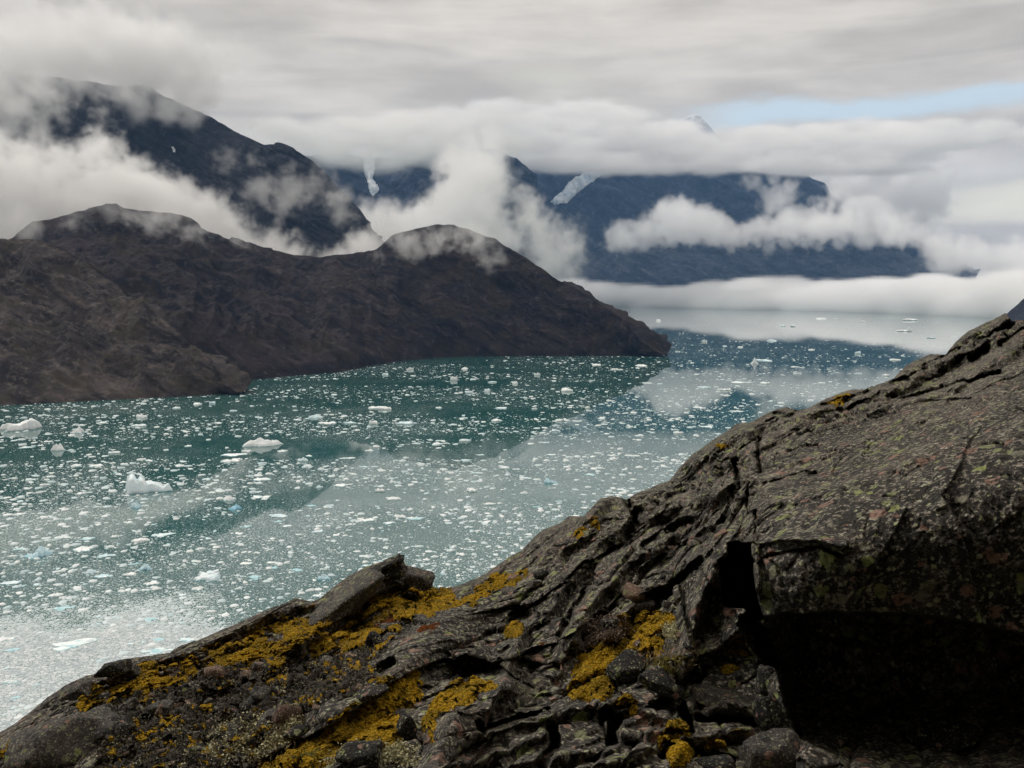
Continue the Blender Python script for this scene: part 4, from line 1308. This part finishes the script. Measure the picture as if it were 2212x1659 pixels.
def sheet(name, mask, dist_px, thick, mat, seed, bump=0.012, dome=9.0):
    """a cushion grown on the ground: the ground's own faces inside the mask, lifted into a dome"""
    fm = mask[:-1, :-1] & mask[1:, :-1] & mask[:-1, 1:] & mask[1:, 1:]
    if fm.sum() < 8: return None
    q = grid_quads(*mask.shape, mask=fm)
    used, inv_ = np.unique(q, return_inverse=True)
    p = GROUND.reshape(-1, 3)[used]; n = GN.reshape(-1, 3)[used]
    n = n * 0.5 + np.array([0, -0.15, 0.6]); n /= np.linalg.norm(n, axis=1, keepdims=True)
    e = dist_px.ravel()[used]
    h = thick * (1 - np.exp(-np.maximum(e, 0) / dome * 2)) - 0.004
    h = h + bump * np.clip(e / 3, 0, 1) * (fbm((p - EYE) * 14, 3, seed, 0.6) + 0.5 * fbm((p - EYE) * 45, 2, seed + 3, 0.6))
    v = p + n * h[:, None]
    # earth under the cushion closes it below
    qi = inv_.reshape(-1, 4)
    return obj(name, mesh_np(name, v, qi), mat)


def poly_mask(poly, w=1.0, wob=4.0):
    pts = (C2 + wob * mwob).reshape(-1, 2)
    lo = np.min(poly, 0) - 12; hi = np.max(poly, 0) + 12
    sel = (FLAT[:, 0] > lo[0]) & (FLAT[:, 0] < hi[0]) & (FLAT[:, 1] > lo[1]) & (FLAT[:, 1] < hi[1])
    e = np.full(len(FLAT), -99.0)
    e[sel] = edge_dist(pts[sel], poly) * np.where(in_poly(pts[sel], poly), 1, -1)
    return e.reshape(UG.shape)


big_moss = [
    pl(cA, [(1750,650),(1900,600),(2100,610),(2212,640),(2212,760),(2050,800),(1900,870),(1850,1000),(1900,1050),(2050,1050),(2050,1150),(1980,1300),(1750,1330),(1400,1400),(1230,1480),(600,1560),(560,1480),(800,1400),(1000,1300),(1250,1230),(1300,1100),(1450,1000),(1480,940),(1700,880),(1850,780),(1930,720),(1800,690)]),
    pl(c5, [(440,1000),(480,930),(620,930),(740,900),(740,800),(800,790),(830,870),(980,860),(920,900),(750,940),(690,930),(620,970),(500,1015)]),
    pl(c5, [(1100,770),(1200,700),(1400,690),(1600,650),(1850,600),(1950,640),(1750,700),(1550,740),(1300,790),(1150,800)]),
    pl(c5, [(1400,560),(1600,570),(1560,620),(1430,600)]), pl(c5, [(1340,640),(1410,620),(1400,650),(1330,670)]),
    pl(c6, [(-260,590),(-180,520),(-60,440),(60,440),(150,430),(280,385),(390,410),(420,450),(300,500),(250,470),(100,520),(0,540),(-80,560),(-150,620)]),
    pl(c6, [(560,385),(620,325),(740,310),(810,295),(750,345),(600,405),(480,465),(420,470)]),
    pl(c6, [(1050,930),(1060,850),(1100,740),(1200,690),(1330,660),(1310,600),(1290,560),(1400,530),(1540,515),(1560,580),(1480,650),(1530,670),(1450,740),(1400,740),(1350,760),(1250,850),(1230,920),(1150,930)]),
    pl(cB, [(0,925),(100,880),(130,820),(300,750),(310,770),(120,900),(30,925)]),
    pl(c4, [(1165,1195),(1200,1165),(1235,1170),(1215,1200)]), pl(c4, [(1270,1130),(1290,1110),(1310,1115),(1300,1140)]),
    pl(c7, [(1125,620),(1180,590),(1255,585),(1230,610),(1150,632)]), pl(c7, [(520,860),(550,850),(570,858),(540,870)]),
    pl(c5, [(1850,560),(1960,500),(2080,455),(2130,470),(2000,560),(1900,610)]),
    pl(c6, [(330,960),(420,890),(560,870),(640,880),(540,940),(470,990),(400,1000),(320,1100),(290,1180),(250,1100)]),
]
E = np.full(UG.shape, -99.0)
for i_, p_ in enumerate(big_moss): E = np.maximum(E, poly_mask(p_) + (4.0 if i_ in (0, 1, 2, 5, 7) else 1.0))
# thin scattered patches in the meadow above the rubble
meadow = pl(c5, [(430,1010),(560,880),(740,790),(1000,720),(1300,590),(1500,480),(1700,460),(1800,420),(2212,440),(2212,560),(1900,860),(1500,900),(1100,820),(800,900),(600,990)])
rubble = pl(c5, [(480,1030),(620,975),(900,890),(1150,790),(1550,760),(1950,700),(2000,850),(1850,950),(1600,1050),(1400,1200),(1340,1360),(500,1360),(560,1150),(440,1080)])
em = poly_mask(meadow, wob=0)
er = poly_mask(rubble, wob=0)
np_ = fbm(np.stack([UG / 22, VG / 10, 0 * UG], -1), 4, 431, 0.6)
E = np.maximum(E, np.where((em > 2) & (np_ > -0.06), np.minimum((np_ + 0.06) * 30, 5), -99))
E = np.maximum(E, np.where((er > 2) & (np_ > 0.17), np.minimum((np_ - 0.17) * 30, 4), -99))
# peat and crumbled stone under the rubble
m_peat, nt, b = material("peat")
pos = nt.vmath('SUBTRACT', nt.new('ShaderNodeNewGeometry').outputs['Position'], (0, 0, HC))
pn1 = nt.noise(pos, 34, 4, 0.65); pv = nt.voronoi(pos, 30)
c = nt.mix(nt.ss(pn1, 0.40, 0.62), (0.010, 0.009, 0.007), (0.050, 0.040, 0.028))
c = nt.mix(nt.math('MULTIPLY', nt.ss(nt.noise(pos, 80, 3, 0.6), 0.56, 0.68), 0.7), c, (0.20, 0.165, 0.12))
nt.put(b.inputs['Base Color'], c); b.inputs['Roughness'].default_value = 0.95
nt.put(b.inputs['Normal'], nt.bump(nt.math('ADD', nt.math('MULTIPLY', pv, -0.02), nt.math('MULTIPLY', pn1, 0.02)), 1.0, 1.0))
erub = poly_mask(rubble, wob=4)
o = sheet("peat", erub > 0, erub, 0.012, m_peat, 405, 0.045, 5)
tag(o, "black peat and crumbled stone between the rocks at lower left", "soil", kind="stuff")
bite = fbm(np.stack([UG / 5, VG / 3.2, 0 * UG], -1), 3, 433, 0.6)
E = np.where(E > -90, E + 2.0, E) - np.where(bite < -0.46, 6.0, 0.0)
o = sheet("moss_carpet", E > 0, E, 0.035, m_moss, 411)
tag(o, "yellow-brown moss carpeting the hollows of the rock slope", "moss", kind="stuff")
for p_, lab, mt in ((pl(c6, [(205,605),(290,560),(345,565),(335,600),(240,625)]), "rust-red moss patch beside the long pale rib", m_moss_red),
                    (pl(c6, [(-60,560),(60,520),(160,520),(140,560),(0,600)]), "rusty patch of moss under the saddle in the crest", m_moss_red),
                    (pl(c6, [(830,690),(900,670),(930,690),(870,715)]), "small rusty moss spot between two grey ribs", m_moss_red)):
    e = poly_mask(p_, wob=3)
    o = sheet("moss_patch", e > 0, e, 0.02, mt, 421)
    if o: tag(o, lab, "moss patch")
cushions = [
    (pl(c6, [(672,610),(690,585),(730,570),(790,565),(800,600),(750,650),(690,635)]), "round yellow moss cushion tucked under a dark rib in mid-slope", m_moss, 0.10),
    (pl(c6, [(1222,1045),(1290,988),(1372,975),(1398,1040),(1372,1090),(1310,1075)]), "pointed yellow moss cushion on the face of the low dark outcrop", m_moss, 0.09),
    (pl(c6, [(1522,1160),(1535,1118),(1600,1103),(1655,1125),(1655,1172),(1590,1200)]), "small upright yellow moss cushion above the largest one", m_moss, 0.09),
    (pl(c6, [(1502,1225),(1600,1193),(1700,1208),(1800,1198),(1872,1238),(1855,1275),(1700,1275),(1645,1340),(1560,1340)]), "largest bright yellow moss cushion at the bottom edge", m_moss, 0.11),
    (pl(c6, [(1812,785),(1900,778),(1955,810),(1900,835),(1840,825)]), "flat yellow moss cushion on dark blocks near the overhang", m_moss, 0.05),
    (pl(c6, [(1815,710),(1900,670),(1985,638),(1990,740),(1880,745)]), "golden moss cushion against the shaded edge of the overhang", m_moss, 0.07),
    (pl(c6, [(155,855),(200,808),(248,820),(235,855)]), "small moss cushion at the lower end of the long pale rib", m_moss, 0.06),
    (pl(c5, [(955,1065),(1060,1025),(1125,1060),(1040,1085)]), "small moss cushion among the dark rubble, right of pink stones", m_moss, 0.05),
    (pl(c6, [(1660,1160),(1800,1150),(1900,1118),(1985,1125),(1985,1145),(1820,1170)]), "thin strip of moss along a ledge above the largest cushion", m_moss, 0.04),
    (pl(c6, [(1985,595),(1985,560),(2020,545),(2055,560),(2055,595)]), "olive moss tuft at the foot of the square niche", m_moss_ol, 0.06),
    (pl(c6, [(1470,830),(1480,750),(1600,735),(1700,740),(1650,800),(1560,865)]), "olive moss cushion with dry stems beside the dark boulder", m_moss_ol, 0.05),
    (pl(c5, [(1480,1300),(1620,1230),(1780,1190),(1840,1220),(1700,1327),(1560,1360)]), "dull olive moss cushion in the lower left rubble", m_moss_ol, 0.05),
    (pl(c5, [(1000,1180),(1120,1150),(1230,1160),(1180,1190),(1040,1200)]), "pale olive moss cushion above small dark stones at lower left", m_moss_ol, 0.05),
]
for p_, lab, mt, th in cushions:
    e = poly_mask(p_, wob=2)
    o = sheet("moss_cushion", e > 0, e, th, mt, 440, 0.008, 14)
    if o: tag(o, lab, "moss", "moss cushions on the rock slope")

# ------------------------------------------------------------------ loose stones


def at(u, v):
    j = int(np.clip(np.argmin(abs(uu - u)), 0, NC - 1))
    i = int(np.argmin(abs(VG[:, j] - v)))
    return GROUND[i, j].copy(), GN[i, j], float(dpx[i, j])


ICO = {}


def ico(sub):
    if sub in ICO: return ICO[sub]
    import bmesh
    bm = bmesh.new()
    bmesh.ops.create_icosphere(bm, subdivisions=sub, radius=1)
    v = np.array([x.co[:] for x in bm.verts]); f = np.array([[x.index for x in y.verts] for y in bm.faces])
    bm.free()
    ICO[sub] = (v, f)
    return ICO[sub]


def stone_mesh(seed, shape=(1, 0.75, 0.5), planes=11, rough=0.05, sub=4):
    """broken stone: a body cut by random planes, with worn edges"""
    rg = np.random.default_rng(seed)
    v, f = ico(sub)
    n = rg.normal(0, 1, (planes, 3)); n /= np.linalg.norm(n, axis=1, keepdims=True)
    n = np.concatenate([n, np.eye(3), -np.eye(3)])
    dk = np.concatenate([rg.uniform(0.62, 0.98, planes), rg.uniform(0.75, 0.95, 6)])
    ct = v @ n.T
    rad = np.min(np.where(ct > 0.05, dk / np.maximum(ct, 0.05), 9), axis=1)
    rad = np.minimum(rad, 1.25)
    p = v * rad[:, None]
    p = p * (1 + rough * fbm(p * 2.2 + seed, 4, seed % 97, 0.55))[:, None]
    return mesh_np("stone", p * np.array(shape), None, f, smooth=False)


m_st_dark = rock_material("dark_stone", (0.010, 0.010, 0.009), (0.035, 0.031, 0.027), (0.13, 0.115, 0.095), 0.6, 2.0)
m_st_grey = rock_material("grey_stone", (0.045, 0.042, 0.038), (0.12, 0.105, 0.09), (0.26, 0.235, 0.20), 0.5, 2.0)
m_st_pink = rock_material("pink_stone", (0.12, 0.075, 0.055), (0.27, 0.17, 0.12), (0.40, 0.29, 0.22), 0.1, 2.0, 0.5)


def stone(u, v, wpx, hpx, seed, mat, label, tilt=(0, 0, 0), dep=0.8, planes=11, sub=4, rough=0.05, sink=0.3, group=None, name="stone", cat="stone", push=0.0):
    p, n, k = at(u, v)
    w_, h_ = wpx / k, hpx / k
    me = stone_mesh(seed, (w_ / 2, w_ * dep / 2, h_ / 2), planes, rough, sub)
    o = obj(name, me, mat)
    p = p + np.array([0, 0, h_ * (0.5 - sink)])
    if push: p = p + (EYE - p) / np.linalg.norm(EYE - p) * push
    o.location = p
    o.rotation_euler = tilt
    return tag(o, label, cat, group)


R = math.radians
big = [
    (c5(2180, 360), 46, 27, 502, m_st_grey, "rounded grey boulder on the crest at the saddle's left side", (0, R(14), 0), "boulder"),
    (c5(1850, 480), 98, 20, 534, m_st_grey, "long pale grey rock rib leaning down-left under the tilted slab", (0, R(-37), R(8)), "boulder"),
    (c5(350, 1265), 96, 56, 535, m_st_grey, "large rounded boulder in the bottom left corner", (0, R(-24), R(10)), "boulder"),
    (c6(1350, 820), 48, 25, 503, m_st_dark, "dark boulder below the moss, left of the olive cushion", (0, R(-12), R(20)), "boulder"),
    (c6(1520, 905), 54, 19, 504, m_st_dark, "dark flat-topped block right below the dark boulder", (0, R(12), R(-8)), "boulder"),
    (c6(1840, 960), 64, 16, 505, m_st_grey, "long pale-edged stone slab bedded level left of the pointed rock", (0, R(4), R(-4)), "boulder"),
    (c6(2065, 915), 25, 36, 506, m_st_grey, "pointed pinkish-grey rock at the mouth of the overhang", (0, R(6), R(15)), "boulder"),
    (c6(2095, 1085), 34, 40, 507, m_st_dark, "dark upright block under the pointed rock", (0, R(4), R(5)), "boulder"),
    (c6(2100, 1290), 66, 40, 508, m_st_grey, "smooth domed grey rock at the bottom edge in front of the overhang", (0, R(-6), R(12)), "boulder"),
    (c6(1800, 1318), 42, 14, 509, m_st_dark, "dark stone in front of the largest moss cushion", (0, R(-8), R(12)), "boulder"),
    (c6(1420, 490), 28, 13, 510, m_st_grey, "smooth grey stone wedged above the moss hollow", (0, R(-6), 0), "stone"),
    (c6(1415, 690), 20, 12, 511, m_st_pink, "pale pink stone lying in the moss hollow", (0, R(-14), 0), "stone"),
    (c6(1835, 105), 17, 8, 512, m_st_pink, "orange-pink stone left of the square niche", (0, R(-30), 0), "stone"),
    (c6(1430, 435), 15, 7, 513, m_st_pink, "orange-pink stone above the smooth grey stone", (0, R(4), 0), "stone"),
    (c6(1950, 585), 12, 6, 514, m_st_pink, "pale pink chip on the slab's lower end beside the olive tuft", (0, 0, 0), "stone"),
    (c6(1700, 700), 8, 17, 515, m_st_pink, "pale narrow splinter leaning on the grey slab's foot", (0, R(28), 0), "stone"),
    (c5(560, 990), 21, 17, 516, m_st_dark, "black stone with a pale band at the left end of the moss strip", (0, R(-14), 0), "stone"),
    (c5(1965, 965), 42, 15, 517, m_st_dark, "long dark stone crusted with white lichen in the yellow moss", (0, R(-20), R(10)), "stone"),
    (c5(2120, 1062), 32, 12, 518, m_st_grey, "grey stone sunk in the yellow moss below the lichen-crusted one", (0, R(-18), R(6)), "stone"),
    (c5(1870, 758), 20, 8, 519, m_st_pink, "flat pinkish stone beside the foot of the long pale rib", (0, R(8), 0), "stone"),
    (c5(1985, 680), 20, 16, 520, m_st_dark, "dark angular boulder above the flat pinkish stone", (0, R(30), 0), "boulder"),
    (c5(2155, 1175), 22, 34, 521, m_st_dark, "black upright stone standing in the moss beside the outcrop", (0, R(3), 0), "boulder"),
    (c5(2035, 1195), 13, 13, 522, m_st_dark, "small dark stone left of the black upright stone", (0, 0, 0), "stone"),
    (c5(1575, 1165), 24, 12, 523, m_st_dark, "dark stone with pale rim in the middle of the lower moss", (0, R(-10), 0), "stone"),
    (c5(820, 960), 9, 7, 524, m_st_pink, "round orange-pink stone at the edge of the left moss strip", (0, 0, 0), "stone"),
    (c5(1010, 1005), 18, 10, 525, m_st_pink, "reddish pink stone in the dark rubble at left", (0, R(8), 0), "stone"),
    (c5(860, 1030), 26, 10, 526, m_st_grey, "flat grey slab in the rubble left of the reddish stone", (0, R(-4), 0), "stone"),
    (c5(680, 860), 24, 14, 527, m_st_grey, "grey rock standing above the left moss strip", (0, R(-30), 0), "boulder"),
    (c5(600, 825), 30, 16, 528, m_st_dark, "dark rock hump on the left crest", (0, R(-18), 0), "boulder"),
    (c5(410, 950), 28, 16, 529, m_st_grey, "greenish grey boulder left of the left moss strip", (0, R(-14), 0), "boulder"),
    (c5(1690, 1025), 14, 4, 530, m_st_pink, "thin red stone splinter in the middle of the rubble", (0, R(14), 0), "stone"),
    (c6(860, 360), 11, 9, 531, m_st_grey, "small grey stone perched beside the rib near the crest", (0, 0, 0), "stone"),
    (c5(1480, 1290), 18, 10, 532, m_st_grey, "brownish stone at the bottom edge in the rubble", (0, R(-20), 0), "stone"),
    (c8(1010, 1440), 40, 20, 536, m_st_dark, "dark stone half lost in shadow on the floor of the overhang", (0, R(10), R(30)), "boulder"),
    (c8(1700, 1400), 70, 26, 537, m_st_dark, "large dim rock lying deep in the shadow of the overhang", (0, R(-8), R(10)), "boulder"),
    (c5(1900, 1310), 50, 22, 533, m_st_dark, "dark lichen-spotted boulder at the bottom edge left of the outcrop", (0, R(-6), 0), "boulder"),
]
for (uv, wp, hp, sd, mt, lab, tl, ct) in big:
    stone(uv[0], uv[1], wp, hp, sd, mt, lab, tl, cat=ct, name=ct)

p, n, k = at(*c5(1965, 345))
sl = np.array([(-1, -.5, -.45), (0.92, -.55, -.5), (1, .5, -.4), (-.9, .55, -.45), (-.62, -.5, .32), (.95, -.5, .5), (1.0, .45, .52), (-.5, .5, .36)])
sq = [(0, 3, 2, 1), (4, 5, 6, 7), (0, 1, 5, 4), (1, 2, 6, 5), (2, 3, 7, 6), (3, 0, 4, 7)]
import bmesh
bm = bmesh.new()
bv = [bm.verts.new(x) for x in sl]
for q_ in sq: bm.faces.new([bv[i] for i in q_])
bmesh.ops.subdivide_edges(bm, edges=bm.edges[:], cuts=15, use_grid_fill=True)
sv = np.array([x.co[:] for x in bm.verts]); bm.normal_update(); sn = np.array([x.normal[:] for x in bm.verts])
f0, k0 = facets(sv * np.array([1.1, 1.3, 3.0]) + 7, 91, 0.5)
sv = sv + sn * (0.10 * f0 + 0.05 * fbm(sv * 2.5, 4, 92, 0.6) - 0.05 * np.clip(1 - k0 / .1, 0, 1))[:, None]
for x, y in zip(bm.verts, sv): x.co = y * np.array([37, 22, 17]) / k
me = bpy.data.meshes.new("slab"); bm.to_mesh(me); bm.free()
o = obj("boulder", me, m_st_dark)
o.location = p + np.array([0, 0, 1 / k]); o.rotation_euler = (0, R(-25), R(6))
tag(o, "dark tilted slab jutting up from the crest left of the saddle", "boulder")

rgs = np.random.default_rng(77)
pool = {m_.name: [stone_mesh(700 + i * 7 + k_ * 31, (1, 0.62 + 0.3 * rgs.random(), 0.36 + 0.45 * rgs.random()), 9, 0.06, 3) for i in range(7)] for k_, m_ in enumerate((m_st_dark, m_st_grey, m_st_pink))}
for m_ in (m_st_dark, m_st_grey, m_st_pink):
    for me in pool[m_.name]: me.materials.append(m_)
face_ok = poly_mask(rubble, wob=0)
loose_zone = [(rubble, 205), (pl(c6, [(1180,600),(1320,520),(1340,640),(1200,700)]), 6), (pl(c6, [(1380,300),(1520,300),(1560,480),(1380,460)]), 12), (pl(c6, [(1480,840),(1980,800),(2000,1000),(1500,1000)]), 6), (pl(c6, [(640,340),(880,300),(900,420),(700,420)]), 8), (pl(c6, [(1500,640),(1700,620),(1800,760),(1560,780)]), 8)]
words = {m_st_dark.name: "dark", m_st_grey.name: "grey", m_st_pink.name: "pinkish"}
seen_l = {}
regions_ = [("in the lower left rubble", lambda u, v: u < 180), ("in the rubble left of the yellow moss", lambda u, v: u < 300), ("in the rubble by the long pale rib", lambda u, v: u < 400), ("among the outcrop's ledges", lambda u, v: True)]
for poly_, cnt in loose_zone:
    lo = np.min(poly_, 0); hi = np.max(poly_, 0)
    placed = 0
    while placed < cnt:
        u, v = rgs.uniform(lo, hi)
        if v > 766 or not in_poly(np.array([[u, v]]), poly_)[0]: continue
        if E[int(np.argmin(abs(VG[:, int(np.argmin(abs(uu - u)))] - v))), int(np.argmin(abs(uu - u)))] > 2.0 and rgs.random() < 0.75: continue
        p, n, k = at(u, v)
        w_ = min(0.022 + 0.022 * rgs.pareto(2.0), 0.13) / 1.5
        m_ = (m_st_dark, m_st_dark, m_st_dark, m_st_grey, m_st_grey, m_st_pink)[rgs.integers(0, 6)]
        o = bpy.data.objects.new("rubble_stone", pool[m_.name][rgs.integers(0, 7)]); COL.objects.link(o)
        o.location = p + np.array([0, 0, w_ * 0.22])
        o.rotation_euler = (rgs.uniform(-.5, .5), rgs.uniform(-.5, .5), rgs.uniform(0, 6.3)); o.scale = (w_,) * 3
        where = next(t for t, fn in regions_ if fn(u, v))
        size = "tiny" if w_ * k * 2 < 6 else "small" if w_ * k * 2 < 10 else "larger"
        tag(o, f"{size} {words[m_.name]} loose stone {where}", "stone", f"{size} {words[m_.name]} stones {where}")
        placed += 1

# ------------------------------------------------------------------ dwarf shrubs, lichen tufts, dry grass: nobody could count them


def scatter(name, poly, n, leaf, mats, label, cat, seed, k_leaf, flat=0.6, up=0.5, edge=1.0, avoid=None, rad=0.03, blade=False):
    rg = np.random.default_rng(seed)
    lo = np.min(poly, 0); hi = np.max(poly, 0)
    pts = rg.uniform(lo, hi, (n * 6, 2))
    pts = pts[in_poly(pts, poly) & (pts[:, 1] < 772)]
    clump = fbm(np.stack([pts[:, 0] / 12, pts[:, 1] / 8, np.full(len(pts), seed)], -1), 3, seed, 0.6)
    pts = pts[clump > avoid if avoid is not None else slice(None)][:n]
    jj = np.clip(np.searchsorted(uu, pts[:, 0]), 0, NC - 1)
    ii = np.clip(((pts[:, 1] - vc[jj]) / (vb[jj] - vc[jj]) * (NV - 1)).astype(int), 0, NV - 1)
    c = GROUND[ii, jj]
    m = len(c)
    cl = rg.normal(0, 1, (m, k_leaf, 3)) * rad * np.array([1, 1, flat]); cl[..., 2] = np.abs(cl[..., 2]) + (0 if blade else rad * 0.2)
    base = (c[:, None] + (cl * np.array([1, 1, 0]) if blade else cl)).reshape(-1, 3)
    a = rg.normal(0, 1, base.shape); a[:, 2] = np.abs(a[:, 2]) * up + (1.2 if blade else 0)
    a /= np.linalg.norm(a, axis=1, keepdims=True)
    b_ = np.cross(a, rg.normal(0, 1, base.shape)); b_ /= np.linalg.norm(b_, axis=1, keepdims=True) + 1e-9
    L_ = leaf * rg.uniform(0.6, 1.4, (len(base), 1))
    wd = L_ * (0.06 if blade else 0.42)
    v = np.stack([base, base + a * L_ * .5 + b_ * wd, base + a * L_, base + a * L_ * .5 - b_ * wd], 1).reshape(-1, 3)
    q = np.arange(len(v)).reshape(-1, 4)
    o = obj(name, mesh_np(name, v, q, smooth=False), mats)
    return tag(o, label, cat, kind="stuff")


def leaf_material(name, a, b_, rough=0.7):
    m, nt, b = material(name)
    g = nt.new('ShaderNodeNewGeometry')
    nt.put(b.inputs['Base Color'], nt.mix(g.outputs['Random Per Island'], a, b_))
    b.inputs['Roughness'].default_value = rough
    return m


m_shrub = leaf_material("crowberry_leaf", (0.012, 0.012, 0.006), (0.075, 0.055, 0.022))
m_tuft = leaf_material("reindeer_lichen", (0.20, 0.19, 0.09), (0.46, 0.42, 0.24))
m_straw = leaf_material("dry_stem", (0.16, 0.12, 0.05), (0.34, 0.27, 0.14))
m_twigs = leaf_material("brown_heath", (0.05, 0.032, 0.02), (0.20, 0.14, 0.10))
scatter("dwarf_shrubs", rubble, 700, 0.010, m_shrub, "low dark crowberry shrubs between the stones at lower left", "shrubs", 11, 26, avoid=0.12, rad=0.022)
scatter("brown_heath", meadow, 300, 0.009, m_twigs, "brown heath growing between moss and stones under the left crest", "heath", 12, 20, avoid=0.0, rad=0.022)
low = pl(c5, [(1050,1180),(1300,1080),(1500,1030),(1640,1110),(1500,1230),(1300,1327),(1150,1327)])
scatter("lichen_tufts", low, 240, 0.009, m_tuft, "pale yellow-white lichen tufts in the lower left rubble", "lichen", 13, 34, avoid=0.10, rad=0.018, flat=0.8)
scatter("lichen_tufts", pl(c5, [(1800,1250),(2050,1200),(2212,1230),(2212,1327),(1700,1327)]), 80, 0.010, m_tuft, "pale lichen tufts at the bottom edge beside the outcrop", "lichen", 14, 30, avoid=0.0, rad=0.016)
scatter("lichen_tufts", pl(c6, [(1530,580),(1590,570),(1625,640),(1560,660)]), 40, 0.010, m_tuft, "whitish lichen tuft beside the moss hollow's right edge", "lichen", 15, 40, rad=0.016)
scatter("lichen_tufts", rubble, 260, 0.009, m_tuft, "scattered pale lichen tufts all through the dark rubble", "lichen", 16, 22, avoid=0.12, rad=0.013)
scatter("dry_grass", pl(c6, [(1400,700),(1700,700),(1720,760),(1560,850),(1420,800)]), 170, 0.022, m_straw, "dry grass stems in the moss hollow", "grass", 17, 7, up=0.6, rad=0.02, blade=True)
scatter("brown_heath", pl(c6, [(1080,560),(1300,540),(1330,640),(1120,700)]), 260, 0.010, m_twigs, "pinkish brown heath left of the moss hollow", "heath", 18, 24, rad=0.02)
scatter("dry_grass", low, 300, 0.03, m_straw, "dry grass stems in the lower left rubble", "grass", 19, 6, up=0.7, rad=0.02, blade=True)
scatter("dry_grass", big_moss[0], 160, 0.014, m_straw, "short dry stems on the lower moss carpet", "grass", 20, 6, up=0.7, avoid=0.0, rad=0.02, blade=True)

# a bare curved root
m_root, nt, b = material("root_bark")
b.inputs['Base Color'].default_value = (0.24, 0.12, 0.08, 1)
cu = [at(*c6(x, y))[0] + np.array([0, 0, 0.012]) for x, y in ((990,824),(984,800),(992,778),(1012,760),(1045,738),(1075,722),(1098,710))]
rv, rq = [], []
cu = np.array(cu)
tgrid = np.linspace(0, len(cu) - 1, 40)
cs = np.stack([np.interp(tgrid, np.arange(len(cu)), cu[:, k]) for k in range(3)], 1)
cs = (cs + np.roll(cs, 1, 0) + np.roll(cs, -1, 0)) / 3; cs[0] = cu[0]; cs[-1] = cu[-1]
for i, p in enumerate(cs):
    r_ = 0.0035 * (1 - 0.5 * i / 40)
    for k in range(6):
        a_ = k * math.pi / 3
        rv.append(p + np.array([math.cos(a_) * r_, 0, math.sin(a_) * r_]))
for i in range(39):
    for k in range(6):
        rq.append((i * 6 + k, i * 6 + (k + 1) % 6, i * 6 + 6 + (k + 1) % 6, i * 6 + 6 + k))
o = obj("root", mesh_np("root", rv, rq), m_root)
tag(o, "thin bare reddish root curving over the rock left of the moss hollow", "root")
